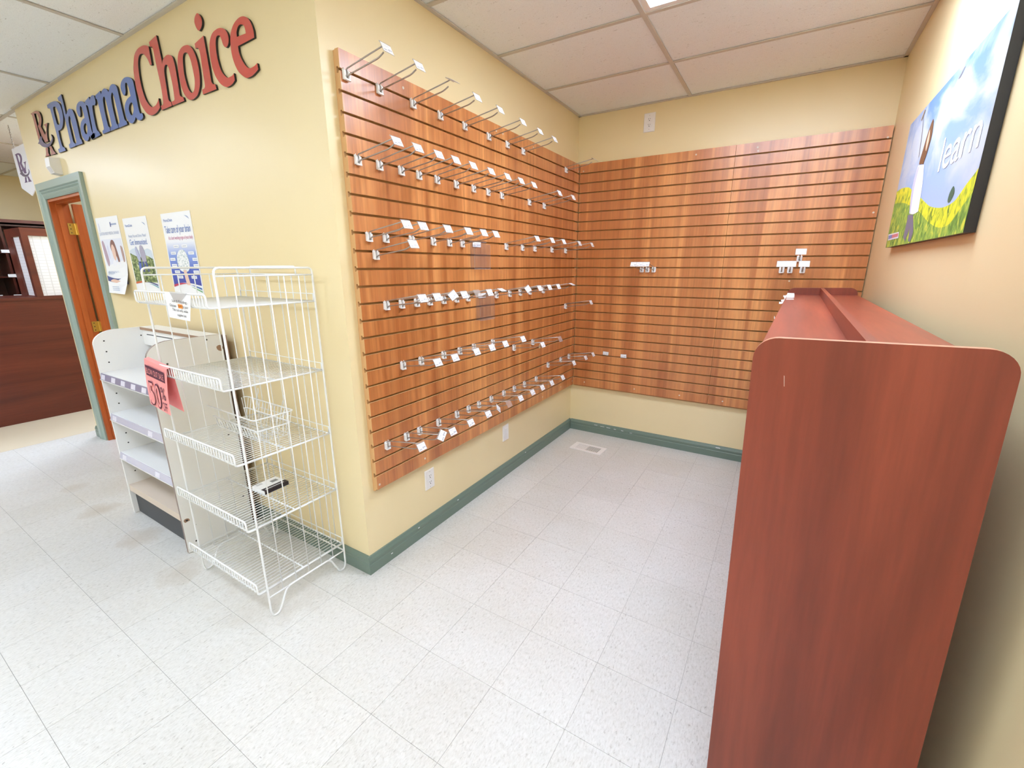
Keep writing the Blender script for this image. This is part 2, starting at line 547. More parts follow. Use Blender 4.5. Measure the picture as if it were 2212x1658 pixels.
# ---- walls
DX0, DX1, DZ = -3.485, -2.745, 2.05      # door opening
TH = .115
struct(MB().box(-TH, 0, -LA+TH, 0, 0, H+.03).build('wall_left', PAINT))
wf = MB()
wf.box(-3.71, DX0, -LA, -LA+TH, 0, H+.03).box(DX1, 0, -LA, -LA+TH, 0, H+.03).box(DX0, DX1, -LA, -LA+TH, DZ, H+.03)
struct(wf.build('wall_facing', PAINT))
struct(MB().box(XL-.1, W+.1, 0, .1, 0, H+.03).build('wall_back', PAINT))
struct(MB().box(W, W+.1, YF_, 0, 0, H+.03).build('wall_right', PAINT))
struct(MB().box(-7.7, -7.6, YF_, 0, 0, H+.03).build('wall_far', PAINT))
struct(MB().box(XL-.1, W+.1, YF_-.1, YF_, 0, H+.03).build('wall_front', PAINT))
struct(MB().box(-3.71, -3.61, -LA+TH, 0, 0, H+.03).build('wall_inner', PAINT))

# ---- baseboards (profiled)
BP = [(0,0),(.015,0),(.015,.052),(.0125,.056),(.0125,.062),(.0145,.066),(.0145,.078),(.010,.088),(.006,.098),(0,.1)]
def base(name, p0, p1, nrm):
    # p0->p1 along the wall; nrm = outward; mitred ends come from lengthening
    p0, p1, nrm = Vector(p0), Vector(p1), Vector(nrm)
    m = MB(); m.prism([p0 + nrm*d + Vector((0,0,z)) for d, z in BP], p1-p0)
    return struct(m.build(name, GREEN))
base('baseboard_left', (0, -LA-.015, 0), (0, 0, 0), (1, 0, 0))
base('baseboard_back', (.015, 0, 0), (W, 0, 0), (0, -1, 0))
base('baseboard_facing', (-2.62, -LA, 0), (.0, -LA, 0), (0, -1, 0))
base('baseboard_end', (-3.71, -LA, 0), (-3.61, -LA, 0), (0, -1, 0))
base('baseboard_right', (W, -2.6, 0), (W, YF_, 0), (-1, 0, 0))
# scuffs where the paint has come off the moulding
sc = [(.26, .093), (.32, .09), (.38, .088), (.45, .086), (.52, .085), (.60, .08), (1.32, .094)]
bb = bpy.data.objects['baseboard_back']
for x, z in sc:
    MB().box(x, x+random.uniform(.02, .05), -.0156, -.0135, z-.012, z-.012+random.uniform(.002, .005)).build('paint_chip', SHEET, bb)
bl = bpy.data.objects['baseboard_left']
for y, z in ((-2.13, .088), (-1.77, .09), (-2.34, .05), (-.9, .09)):
    MB().box(.0135, .0158, y, y+.012, z-.014, z-.010).build('paint_chip', SHEET, bl)

# ---- door: casing, jamb, stop, open leaf, hinges
d = struct(link('door_1', None, None, ((DX0+DX1)/2, -LA, 0)))
ox = (DX0+DX1)/2
CP = [(0,.0),(0,.010),(.012,.014),(.016,.010),(.022,.012),(.034,.015),(.040,.011),(.052,.018),(.060,.013),(.070,.020),(.118,.022),(.118,0)]
cs = MB()
hw = (DX1-DX0)/2
path = [(-1, 0), (-1, 1), (1, 1), (1, 0)]
rows = []
for sx, top in path:
    rows.append([(sx*(hw+wd), -dd, (DZ+wd) if top else 0.0) for wd, dd in CP])
for a in range(3):
    for k in range(len(CP)-1):
        cs.quad(rows[a][k], rows[a+1][k], rows[a+1][k+1], rows[a][k+1])
cs.build('casing', GREEN_LIT, d)
jb = MB()
jb.box(-hw, -hw+.019, 0, TH, 0, DZ).box(hw-.019, hw, 0, TH, 0, DZ).box(-hw+.019, hw-.019, 0, TH, DZ-.019, DZ)
jb.build('jamb', ORANGE_WOOD, d)
st = MB()
st.box(-hw+.019, -hw+.030, .035, .070, 0, DZ-.019).box(hw-.030, hw-.019, .035, .070, 0, DZ-.019).box(-hw+.030, hw-.030, .035, .070, DZ-.030, DZ-.019)
st.build('door_stop', ORANGE_WOOD, d)
lf = MB().box(-hw+.024, -hw+.060, TH+.012, TH+.012+.70, .01, DZ-.022).build('door_leaf', ORANGE_WOOD, d)
for z in (1.79, .985, .22):
    hg = MB().box(-hw+.019, -hw+.0215, TH-.036, TH+.004, z, z+.089).tube([(-hw+.0245, TH+.008, z), (-hw+.0245, TH+.008, z+.089)], .0055, 8).build('hinge', BRASS, d)
    MB().box(-hw+.026, -hw+.058, TH+.0095, TH+.012, z, z+.089).build('hinge_leaf', BRASS, hg)
    for k in (.015, .045, .075):
        MB().disc((-hw+.0215, TH-.022, z+k), (1,0,0), .004, .0008, 8).build('hinge_screw', DARK, hg)

# ---- slat wall panels: backing board, 25 slats each, screw caps
def slat_panel(name, label, ax, a0, a1, wood, caps):
    # ax 'y': on the left wall, runs along y from a0 to a1; ax 'x': on the back wall
    L = a1 - a0
    if ax == 'y': t = thing(name, label, 'slat wall panel', (0, a0, 0))
    else: t = thing(name, label, 'slat wall panel', (a0, 0, 0))
    t['group'] = 'slat wall panels'
    def P(d, s, z): return (d, s, z) if ax == 'y' else (s, -d, z)
    def bx(m, d0, d1, s0, s1, z0, z1, mi=0):
        p, q = P(d0, s0, z0), P(d1, s1, z1)
        m.box(min(p[0],q[0]), max(p[0],q[0]), min(p[1],q[1]), max(p[1],q[1]), z0, z1, mi)
    bk = MB(); bx(bk, .0005, .013, .002, L-.002, Z_BOT-.014, Z_TOP-.002); bk.build('backing_board', MDF, t)
    vec = Vector(P(0, L, 0)) - Vector(P(0, 0, 0))
    def slat(zb, zt):
        g = .0052; b = .011
        zf0 = zb + (g if zb > Z_BOT + .001 else 0); zf1 = zt - (g if zt < Z_TOP - .001 else 0)
        zr0 = zb + (b if zb > Z_BOT + .001 else -.006); zr1 = zt - (b if zt < Z_TOP - .001 else 0)
        prof = [(.013, zr0), (.026, zr0), (.026, zf0), (XF, zf0), (XF, zf1), (.026, zf1), (.026, zr1), (.013, zr1)]
        m = MB()
        # sides: 0 rear-body bottom,1 lip back,2 lip bottom,3 front,4 lip top,...
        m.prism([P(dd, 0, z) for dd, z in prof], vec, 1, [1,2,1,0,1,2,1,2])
        return m
    ztops = [Z_TOP] + [Z_G0 - k*PITCH for k in range(24)]
    zbots = [Z_G0 - k*PITCH for k in range(24)] + [Z_BOT]
    mid = None
    for k, (zt, zb) in enumerate(zip(ztops, zbots)):
        if 0 < k < 24:
            if mid is None:
                mid = slat(zb, zt).mesh('slat', [wood, MDF, MDFD]); z1 = zt
                link('slat', mid, t)
            else: link('slat', mid, t, (0, 0, zt - z1))
        else: slat(zb, zt).build('slat', [wood, MDF, MDFD], t)
    for s, z in caps:
        p = P(XF, s-a0, z); n = P(1, 0, 0)
        m = MB(); m.disc(p, n, .006, .0015, 10); m.disc(Vector(p)+Vector(n)*.0015, n, .0035, .0012, 8)
        m.build('screw_cap', CAPM, t)
SY = -1.2475
slat_panel('slat_wall_panel', 'wood slat panel on the left alcove wall, nearer one ending at the outer corner', 'y', -2.408, SY-.0008, WOODS[0],
           [(-2.393,.478), (-2.065,2.318), (-2.063,.489), (-1.30, 2.318)])
slat_panel('slat_wall_panel', 'wood slat panel on the left alcove wall, farther one reaching the inner corner', 'y', SY+.0008, -.037, WOODS[1],
           [(-1.248+.02,2.319), (-.84,2.323), (-.30,.489), (-.055,2.30), (-.055,.49), (-.65,.485)])
slat_panel('slat_wall_panel', 'wood slat panel on the back wall, left one in the inner corner', 'x', .0385, 1.2192, WOODS[2],
           [(.955,2.324), (.07,2.30), (.15,.49), (.62,.49), (1.0,.49)])
slat_panel('slat_wall_panel', 'wood slat panel on the back wall, right one behind the cherry display unit', 'x', 1.221, W-.006, WOODS[3],
           [(1.355,2.323), (1.36,2.30), (1.33,.49), (1.66,1.43), (2.06,2.29), (2.06,1.86)])

# ================================================================== DISPLAY HOOKS
def make_hook():
    t = thing('display_hook', 'hook', 'display hook', (0, 0, 0))
    m = MB()
    m.box(.0004, .004, -.016, .016, -.034, .003)
    m.cbox(.004, .0125, -.0165, -.0038, -.034, -.003, .003).cbox(.004, .0125, .0038, .0165, -.034, -.003, .003)
    m.cbox(.004, .0165, -.014, .014, -.037, -.031, .003)
    m.box(-.0060, .002, -.012, -.005, .0005, .0042).box(-.0060, .002, .005, .012, .0005, .0042)
    m.tube([(.002,-.0085,.002),(.003,-.0085,.008)], .002, 5).tube([(.002,.0085,.002),(.003,.0085,.008)], .002, 5)
    m.build('bracket', WHITE, t)
    MB().tube(fillet([(.0075,0,.002),(.0075,0,-.0275),(.022,0,-.0175),(.190,0,.004),(.219,0,.017)], .016, 3), .0029, 6).build('lower_prong', METAL, t, True)
    MB().tube(fillet([(.0065,0,-.006),(.009,0,.0055),(.03,0,.009),(.226,0,.0395)], .01, 3), .0026, 6).build('upper_arm', METAL, t, True)
    return t
def label_parts(t, blank=False):
    # clear pocket and paper slip, hinged on the end of the upper arm
    hw = .027 if not blank else .031
    n = Vector((.035, 0, .0185)).normalized()
    top, bot = Vector((.2285, 0, .0425)), Vector((.247, 0, .0075))
    if blank: bot = Vector((.248, 0, .0045)); top = Vector((.228, 0, .0425))
    h = MB()
    a = [top + Vector((0,-hw,0)), top + Vector((0,hw,0)), bot + Vector((0,hw,0)), bot + Vector((0,-hw,0))]
    h.prism([p - n*.0012 for p in a], n*.0011)
    h.tube([top + Vector((-.002,-hw,0)), top + Vector((-.002,hw,0))], .0022, 6)
    holder = h.build('label_holder', CLEAR, t)
    p = MB()
    k = .002
    up = (top-bot).normalized(); sd = Vector((0,1,0))
    q = [bot + sd*(-hw+k) + up*k, bot + sd*(hw-k) + up*k, top + sd*(hw-k) - up*k, top + sd*(-hw+k) - up*k]
    b0 = [x + n*.0001 for x in q]; b1 = [x + n*.0007 for x in q]
    p.prism(b0, n*.0006)
    p.quad(*[x + n*.0002 for x in b1], uv=True)
    paper = p.build('price_label', PAPER_BLANK if blank else PAPER, t)
    return holder, paper
proto = make_hook(); label_parts(proto)
proto_blank = make_hook(); label_parts(proto_blank, True)
proto_bare = make_hook(); label_parts(proto_bare)
for ch in list(proto_bare.children):
    if ch.name.startswith('price_label'): bpy.data.objects.remove(ch)

ORD = ['first','second','third','fourth','fifth','sixth','seventh','eighth','ninth','tenth','eleventh','twelfth']
ROWS = [
 ('topmost hook row', 0, [-2.383,-2.212,-2.010,-1.817,-1.616,-1.386,-1.182,-.986,-.313], {2:'flat', 8:'bent'}),
 ('second hook row from the top', 4, [-2.361,-2.244,-2.113,-1.995,-1.862,-1.707,-1.549,-1.403,-1.251,-.899,-.677], {5:'faded'}),
 ('third hook row from the top', 8, [-2.335,-2.238,-2.071,-1.914,-1.783,-1.670,-1.203,-.994,-.815,-.537,-.285], {}),
 ('middle', 12, [-2.264,-2.166,-2.061,-1.963,-1.851,-1.739,-1.632,-1.327,-1.164,-1.024,-.885,-.676], {2:'twist', 4:'bare', 6:'flat', 7:'twist2', 11:'flat2'}),
 ('hook row at knee height of the far panels', 16, [-2.185,-2.054,-1.871,-1.726,-1.585,-1.378], {}),
 ('short pair of hooks right of the mid-low row', 17, [-1.110,-.835], {1:'bare'}),
 ('cluster of hooks low in the inner corner', 20, [-.570,-.326,-.157], {}),
 ('bottom hook row', 21, [-2.327,-2.194,-2.096,-1.941,-1.774,-1.658,-1.548,-1.406,-1.248,-1.107,-.959,-.773], {1:'spin', 5:'spin2', 6:'bare'}),
]
NAMES = {0:'topmost row', 4:'second row', 8:'third row', 12:'middle row', 16:'row below the pockets', 17:'short two-hook row', 20:'corner cluster', 21:'bottom row'}
GRP = {0:'hooks in the topmost row', 4:'hooks in the second row', 8:'hooks in the third row', 12:'hooks in the middle row', 16:'hooks in the row below the pockets', 17:'hooks in the short row', 20:'hooks in the corner cluster', 21:'hooks in the bottom row'}
used = {'n': False, 'b': False, 'x': False}
def place(kind, loc, rot, label, group):
    src = {'n': proto, 'b': proto_blank, 'x': proto_bare}[kind]
    o = src if not used[kind] else copy_tree(src)
    used[kind] = True
    o.location = loc; o.rotation_euler = (0, 0, rot)
    tag(o, label, 'display hook', group)
    return o
def lab_rot(o, axis, deg, piv):
    R = Matrix.Translation(piv) @ Matrix.Rotation(math.radians(deg), 4, axis) @ Matrix.Translation(-Vector(piv))
    for ch in o.children:
        if ch.name.startswith(('label_holder', 'price_label')): ch.matrix_local = R
def nudge(o, d):
    # labels that overlap their neighbour's hang a few millimetres farther out
    if d:
        for ch in o.children:
            if ch.name.startswith(('label_holder', 'price_label')): ch.location.x += d
todo = []
for _, g, ys, sp in ROWS:
    for k, y in enumerate(ys):
        s = sp.get(k, '')
        nm = NAMES[g]
        if len(ys) == 1: which = 'only hook'
        elif k == len(ys)-1: which = 'farthest right hook'
        elif k == 0: which = 'leftmost hook'
        else: which = ORD[k] + ' hook from left'
        state = {'flat': ', its label tipped up flat', 'flat2': ', its label tipped up flat', 'bent': ', its label turned away', 'twist': ', its label twisted', 'twist2': ', its label twisted',
                 'spin': ', its label swung sideways', 'spin2': ', its label swung sideways', 'bare': ', its holder without paper', 'faded': ', its label blank'}.get(s, '')
        todo.append((s, g, y, f'{which} in the {nm} on left wall{state}', GRP[g]))
todo.append(('', 9, -2.304, 'single wire hook just under the left end of the third row', GRP[8]))
todo.append(('', 14, -.257, 'lone wire hook near the inner corner below the middle row', GRP[12]))
for s, g, y, label, grp in todo:
    o = place('x' if s == 'bare' else 'n', (XF, y, Z_G0 - g*PITCH + .001), 0, label, grp)
    piv = (.2285, 0, .0425)
    if s in ('flat', 'flat2'): lab_rot(o, 'Y', -38, piv)
    elif s == 'bent': lab_rot(o, 'Y', -30, piv)
    elif s == 'twist': lab_rot(o, 'X', 24, piv)
    elif s == 'twist2': lab_rot(o, 'X', 20, piv)
    elif s == 'spin': lab_rot(o, 'X', 52, piv)
    elif s == 'spin2': lab_rot(o, 'X', -40, piv)
    elif s == 'faded':
        for ch in o.children:
            if ch.name.startswith('price_label'):
                ch.data = ch.data.copy(); ch.data.materials[0] = PAPER_BLANK
for k, (x, g, kind) in enumerate(((.616,10,'n'),(.662,10,'n'),(.712,10,'n'))):
    o = place(kind, (x, -XF, Z_G0 - g*PITCH + .001), -math.pi/2, ['leftmost', 'middle', 'rightmost'][k] + ' of three overlapping priced hooks left on the back wall', 'hooks on the back wall')
    nudge(o, (.0, .0045, .009)[k])
for x, g, lab in ((1.604,10,'blank-labelled hook at the left of the four above the display unit'), (1.654,10,'blank-labelled hook second from left of the four above the display unit'),
                  (1.728,10,'blank-labelled hook lower right of the four above the display unit'), (1.70,9,'topmost blank-labelled hook of the four above the display unit')):
    o = place('b', (x, -XF, Z_G0 - g*PITCH + .001), -math.pi/2, lab, 'hooks on the back wall')
    nudge(o, .005 if abs(x-1.654) < .001 else 0)

# loose label slips tucked in a slot of the back panel
for x, z, a, lab in ((.344, .781, .06, 'left loose price label tucked in a low slot of the back wall'), (.507, .773, -.05, 'right loose price label tucked in a low slot of the back wall')):
    t = thing('loose_label', lab, 'price label', (x, -XF-.001, z), (0, a, 0), 'loose labels on the back wall')
    MB().prism([(-.027,-.002,-.016),(.027,-.002,-.016),(.027,-.0005,.016),(-.027,-.0005,.016)], (0,.0015,0)).build('label_holder', CLEAR, t)
    p = MB().prism([(-.025,-.0032,-.0145),(.025,-.0032,-.0145),(.025,-.0017,.0145),(-.025,-.0017,.0145)], (0,.0005,0))
    p.quad((-.025,-.0036,-.0145),(.025,-.0036,-.0145),(.025,-.0021,.0145),(-.025,-.0021,.0145), uv=True)
    p.build('price_label', PAPER, t)
# tan tag hanging from the bare hook of the short pair
tg = MB().prism([(-.001,-.012,-.034),(-.001,.012,-.034),(-.001,.010,.0),(-.001,-.010,.0)], (.0015,0,0)).build('merchandise_tag', mat('tan_card', (.60,.45,.27), .6), None, loc=(XF+.05, -.805, .958))
tag(tg, 'small tan card tag hanging on a wire near the inner corner', 'tag')

# clear brochure pockets
def pocket(y0, y1, z0, z1, lab, lz):
    yc = (y0+y1)/2; hw = (y1-y0)/2; h = z1-z0
    t = thing('brochure_holder', lab, 'brochure holder', (XF, yc, z0), group='clear brochure pockets')
    m = MB()
    m.box(.0005, .0022, -hw, hw, 0, h+.012)
    m.box(.030, .0317, -hw, hw, 0, h*.93)
    m.box(.0022, .030, -hw, hw, 0, .0017)
    m.box(.0022, .030, -hw, -hw+.0017, .0017, h*.93).box(.0022, .030, hw-.0017, hw, .0017, h*.93)
    m.build('pocket', ACRYLIC, t)
    MB().box(-.004, .006, -hw, hw, h+.003, h+.007).build('hanging_lip', CLEAR, t)
    e = MB()
    e.tube([(.031,-hw,.001),(.031,-hw,h*.93)], .0009, 4).tube([(.031,hw,.001),(.031,hw,h*.93)], .0009, 4).tube([(.031,-hw,.001),(.031,hw,.001)], .0016, 4).tube([(.031,-hw,h*.93),(.031,hw,h*.93)], .0009, 4).tube([(.001,hw,0),(.031,hw,0)], .0012, 4)
    e.build('polished_edge', CLEAR, t)
    s = MB().box(.004, .006, -hw*.75, hw*.25, h-.025+lz, h+.003+lz)
    s.quad((.0062,-hw*.75,h-.025+lz),(.0062,hw*.25,h-.025+lz),(.0062,hw*.25,h+.003+lz),(.0062,-hw*.75,h+.003+lz), uv=True)
    s.build('price_label', PAPER, t)
pocket(-1.592, -1.430, 1.516, 1.668, 'upper clear acrylic brochure pocket on the left slat wall', .0)
pocket(-1.547, -1.391, 1.208, 1.363, 'lower clear acrylic brochure pocket on the left slat wall', .006)

# ================================================================== OUTLETS AND FLOOR VENT
def outlet(label, loc, rot, blank=False, w_=.078, h_=.122):
    t = thing('power_outlet' if not blank else 'blank_wall_plate', label, 'outlet' if not blank else 'wall plate', loc, (0,0,rot))
    # local: x right, -y out of the wall, z up
    m = MB()
    a, b_, c = w_/2, h_/2, .004
    f = [(-a,0,-b_),(a,0,-b_),(a,0,b_),(-a,0,b_)]
    g = [(-a,-.002,-b_),(a,-.002,-b_),(a,-.002,b_),(-a,-.002,b_)]
    h = [(-a+c,-.006,-b_+c),(a-c,-.006,-b_+c),(a-c,-.006,b_-c),(-a+c,-.006,b_-c)]
    m.add(f+g+h, [(0,1,2,3),(0,4,5,1),(1,5,6,2),(2,6,7,3),(3,7,4,0),(4,8,9,5),(5,9,10,6),(6,10,11,7),(7,11,8,4),(8,11,10,9)])
    m.build('face_plate', WHITE, t)
    if blank:
        MB().box(-.0165,.0165,-.0085,-.006,-.0335,.0335).build('blank_insert', WHITE, t)
        return t
    for zc in (.0195, -.0195):
        k = MB(); k.prism([(-.017,-.006,zc-.010),(-.011,-.006,zc-.0145),(.011,-.006,zc-.0145),(.017,-.006,zc-.010),(.017,-.006,zc+.010),(.011,-.006,zc+.0145),(-.011,-.006,zc+.0145),(-.017,-.006,zc+.010)], (0,-.002,0))
        r = k.build('receptacle', WHITE, t)
        MB().box(-.0075,-.0052,-.0084,-.008,zc+.000,zc+.009).build('slot', DARK, r)
        MB().box(.0052,.0075,-.0084,-.008,zc+.001,zc+.008).build('slot', DARK, r)
        MB().disc((0,-.008,zc-.0075),(0,-1,0),.0032,.0005,8).build('ground_hole', DARK, r)
    for zc in (.048, -.048) :
        MB().disc((0,-.006,zc),(0,-1,0),.003,.0006,8).build('plate_screw', STEEL, t)
    return t
outlet('white power outlet low on the left wall under the near slat panel', (0, -2.0, .327), math.pi/2)
outlet('blank white wall plate low on the left wall, farther right than the outlet', (0, -1.170, .338), math.pi/2, True)
outlet('white power outlet high on the back wall above the slat panels', (.586, 0, 2.598), 0, w_=.086, h_=.132)

v = thing('floor_vent', 'white metal floor register with louvers in the inner corner of the floor', 'floor vent', (.352, -.390, 0), (0, 0, -.045))
m = MB()
for a in ((-.142,.142,-.078,-.052),(-.142,.142,.052,.078),(-.142,-.110,-.052,.052),(.110,.142,-.052,.052)): m.box(*a, .0002, .0055)
m.build('vent_frame', WHITE, v)
MB().box(-.110,.110,-.052,.052,.0002,.0010).build('vent_shadow_box', DARK, v)
for k in range(17):
    x = -.104 + k*.013
    a = .35 if k < 8 else -.35
    MB().prism([(x-.0042,-.052,.001),(x+.0042,-.052,.0025),(x+.0042,-.052,.0045),(x-.0042,-.052,.003)] if k >= 8 else
               [(x-.0042,-.052,.0025),(x+.0042,-.052,.001),(x+.0042,-.052,.003),(x-.0042,-.052,.0045)], (0,.104,0)).build('louver', WHITE, v)

# ================================================================== CHERRY DISPLAY UNIT (right)
GY0, GY1 = -2.755, -.28
gl, gw, gh = (GY1-GY0)/2, .187, 1.398
gx, gyaw = (1.812+1.860)/2, -.0200
g = thing('display_unit', 'tall cherry laminate two-sided display unit with rounded end panels by the right wall', 'display unit', (gx+.014, (GY0+GY1)/2, .0), (0, -.022, gyaw))
def rounded_panel(y0, y1, r=.042, z0=.004, h=gh, hw=gw):
    p = [(-hw, z0), (hw, z0)]
    for k in range(9):
        a = math.pi/2*k/8
        p.append((hw - r + r*math.cos(a), h - r + r*math.sin(a)))
    for k in range(9):
        a = math.pi/2 + math.pi/2*k/8
        p.append((-hw + r + r*math.cos(a), h - r + r*math.sin(a)))
    m = MB(); n = len(p)
    m.prism([(a, y0, b) for a, b in p], (0, y1-y0, 0), 0, 1)
    return m
rounded_panel(-gl, -gl+.019).build('end_panel', [CHERRY_Z, EDGE], g)
rounded_panel(gl-.019, gl).build('end_panel', [CHERRY_Z, EDGE], g)
def edged(x0,x1,y0,y1,z0,z1,side):
    m = MB(); m.box(x0,x1,y0,y1,z0,z1)
    # edge band on the long outer edge
    k = 5 if side < 0 else 3
    m.m[k] = 1
    return m
ya, yb = -gl+.019, gl-.019
edged(-gw+.002, -.009, ya, yb, 1.335, 1.354, -1).build('top_board', [CHERRY_Y, EDGE], g)
edged(.009, gw-.002, ya, yb, 1.335, 1.354, 1).build('top_board', [CHERRY_Y, EDGE], g)
sp = MB(); sp.box(-.009, .009, ya, yb, .08, gh); sp.m[5] = 0
sp.build('centre_divider', [CHERRY_Y, EDGE], g)
edged(-gw+.004, -.009, ya, yb, .080, .099, -1).build('base_shelf', [CHERRY_Y, EDGE], g)
edged(.009, gw-.004, ya, yb, .080, .099, 1).build('base_shelf', [CHERRY_Y, EDGE], g)
MB().box(-gw+.03, -gw+.046, ya, yb, .004, .080).build('kick_board', CHERRY_Y, g)
MB().box(gw-.046, gw-.03, ya, yb, .004, .080).build('kick_board', CHERRY_Y, g)
for zz in (.40, .71, 1.02):
    edged(-gw+.035, -.009, ya, yb, zz, zz+.019, -1).build('shelf', [CHERRY_Y, EDGE], g)
# pale scratch near the top of the end panel
MB().prism([(-.130,-gl-.0006,1.325),(-.1285,-gl-.0006,1.324),(-.1265,-gl-.0006,1.303),(-.1275,-gl-.0006,1.303)], (0,.0005,0)).build('scratch', mat('pale_scratch', (.5,.33,.27), .6), g)

# white plastic hook ends clipped along the left edge of the unit's top
HK = [(-.80,(1.624,1.329),(1.659,1.345)), (-.65,(1.632,1.333),(1.661,1.350)), (-.62,(1.645,1.349),(1.663,1.360)), (-.50,(1.639,1.351),(1.662,1.362)), (-1.2,(1.615,1.287),(1.634,1.260)), (-2.3,(1.606,1.252),(1.634,1.275))]
HL = ["nearest of the four clustered white hook ends on the cherry unit's left edge", 'second nearest of the four clustered white hook ends on the cherry unit', 'third nearest of the four clustered white hook ends on the cherry unit',
      'farthest of the four clustered white hook ends on the cherry unit', 'single white hook end halfway along the left edge of the cherry unit', 'white hook end beside the near rounded corner of the cherry unit']
for (y, tip, inn), lab in zip(HK, HL):
    o = Vector((inn[0], y, inn[1]))
    m = MB()
    tx, tz = tip[0]-inn[0], tip[1]-inn[1]
    sec = []
    for k in range(7):
        t_ = k/6
        bow = -.006*math.sin(math.pi*t_)
        sec.append(Vector((tx*t_, 0, tz*t_ + bow)))
    low = [p + Vector((0,0,-.0045)) for p in sec]; hi = [p + Vector((0,0,.0045)) for p in sec]
    m.prism([p + Vector((0,-.014,0)) for p in low + hi[::-1]], (0,.028,0))
    m.cbox(-.004, .034, -.010, .010, -.022, .008, .003)
    tag(m.build('hook_end', WHITE, None, False, o), lab, 'hook', 'white hook ends on the display unit')

# ================================================================== CANVAS PICTURE (right wall)
PY0, PY1, PZ0, PZ1 = -.742, -1.955, 1.622, 2.188
PW, PH = PY0-PY1, PZ1-PZ0
pic = thing('canvas_picture', 'canvas photo print of a child under blue sky with the word learn', 'picture', (W, PY0, PZ0), (0, 0, -math.pi/2))
# local: x right (0..PW), -y out of the wall, z up
cv_side = MB().box(0, PW, -.026, -.001, 0, PH)
cv_side.build('canvas', BLACK, pic)
sky = mat('printed_sky', (.4, .6, .9), .6, spec=.2)
n = N(sky)
tc = n.new('ShaderNodeTexCoord').outputs['Object']
sx = n.new('ShaderNodeSeparateXYZ'); n.l(tc, sx.inputs[0])
gr = n.ramp(n.math('DIVIDE', sx.outputs[2], PH), [(0, (.42, .50, .64)), (.55, (.27, .38, .62)), (1, (.14, .25, .52))])
cl = n.ramp(n.noise(n.mapping(tc, (2.6, 1, 4.2), (.4, 0, .9)), 1.0, 5, .55, .5), [(.44, (0,0,0)), (.60, (1,1,1))])
n.color(n.mix(cl, gr, (.50, .54, .62)))
MB().quad((0,-.0264,0),(PW,-.0264,0),(PW,-.0264,PH),(0,-.0264,PH)).build('printed_sky', sky, pic)
def meadow(name, a, b):
    m_ = mat(name, a, .45); q = N(m_)
    t_ = q.new('ShaderNodeTexCoord').outputs['Object']
    f = q.noise(q.mapping(t_, (38, 1, 22)), 1.0, 4, .6, .8)
    z = q.new('ShaderNodeSeparateXYZ'); q.l(t_, z.inputs[0])
    c_ = q.ramp(f, [(.34, (.05,.17,.03)), (.48, a), (.58, b), (.7, (.78,.72,.06))])
    q.color(c_)
    return m_
GR = meadow('printed_meadow', (.18,.36,.06), (.38,.52,.08))
YE = meadow('printed_flower_band', (.55,.62,.04), (.80,.74,.03))
def flat(pts, m_, parent, y, name, sub=4):
    lp = smooth_outline(pts, sub) if sub else [Vector(p[:2]) for p in pts]
    me = outline_mesh(name, [lp], 0, m_)
    return link(name, me, parent, (0, y, 0))
def px(L): return [(p[0]*PW, p[1]*PH) + tuple(p[2:]) for p in L]
hill = [(0,.472,1),(.09,.473),(.226,.442),(.289,.408),(.38,.36),(.462,.306),(.531,.263),(.623,.21),(.741,.175),(.816,.171),(.876,.187),(.932,.242),(.984,.284),(1,.30,1)]
flat(px(hill + [(1,0,1),(0,0,1)]), YE, pic, -.0268, 'printed_hill')
flat(px([(a,b-.10-.02*math.sin(9*a),*r) for a,b,*r in hill] + [(1,0,1),(0,0,1)]), GR, pic, -.0271, 'printed_meadow')
flat(px([(.829,.27),(.85,.231),(.835,.195),(.818,.185),(.803,.2),(.806,.242)]), mat('printed_tree', (.05,.12,.08), .5), pic, -.0271, 'printed_tree')
flat(px([(.41,.83),(.436,.728),(.425,.629),(.40,.544,1),(.365,.56),(.331,.576),(.350,.673),(.375,.774)]), mat('printed_hair', (.16,.075,.035), .5), pic, -.0278, 'printed_hair')
flat(px([(.395,.77),(.412,.70),(.402,.63),(.385,.66),(.38,.72)]), mat('printed_skin', (.75,.47,.33), .5), pic, -.0281, 'printed_face')
flat(px([(.322,.565,1),(.414,.537,1),(.453,.401),(.477,.21,1),(.41,.205),(.342,.224,1),(.303,.376),(.30,.484)]), mat('printed_dress', (.80,.82,.88), .5), pic, -.0275, 'printed_dress')
flat(px([(.325,.55,1),(.345,.55,1),(.335,.40),(.36,.22,1),(.342,.224,1),(.303,.376),(.30,.484)]), mat('printed_dress_shade', (.52,.53,.68), .5), pic, -.0276, 'printed_sleeve')
flat(px([(.331,.216,1),(.411,.203,1),(.467,.078),(.455,.011,1),(.425,.012,1),(.40,.11,1),(.37,.02,1),(.326,.051,1)]), mat('printed_jeans', (.16,.16,.22), .5), pic, -.0277, 'printed_legs')
flat(px([(.226,.957,1),(.232,.957,1),(.270,.822),(.304,.629,1),(.298,.629,1),(.264,.822)]), mat('printed_line', (.25,.22,.2), .5), pic, -.0276, 'printed_string', 2)
flat(px([(.20,.93,1),(.235,.985,1),(.25,.975,1),(.215,.92,1)]), mat('printed_handle', (.35,.25,.15), .5), pic, -.0279, 'printed_handle', 0)
flat(px([(.62,.93,1),(.66,.965),(.675,.96,1),(.64,.925,1)]), mat('printed_bird', (.2,.2,.22), .5), pic, -.0271, 'printed_bird', 2)
lettering('learn', .335*PW, .205*PH, mat('printed_white', (.92,.93,.95), .5), pic, (.79*PW, -.0276, .412*PH), name='printed_word')
flat(px([(.012,.113,1),(.225,.108,1),(.238,.058,1),(.02,.060,1)]), mat('printed_logo_strip', (.72,.74,.80), .5), pic, -.0276, 'printed_logo_strip', 0)
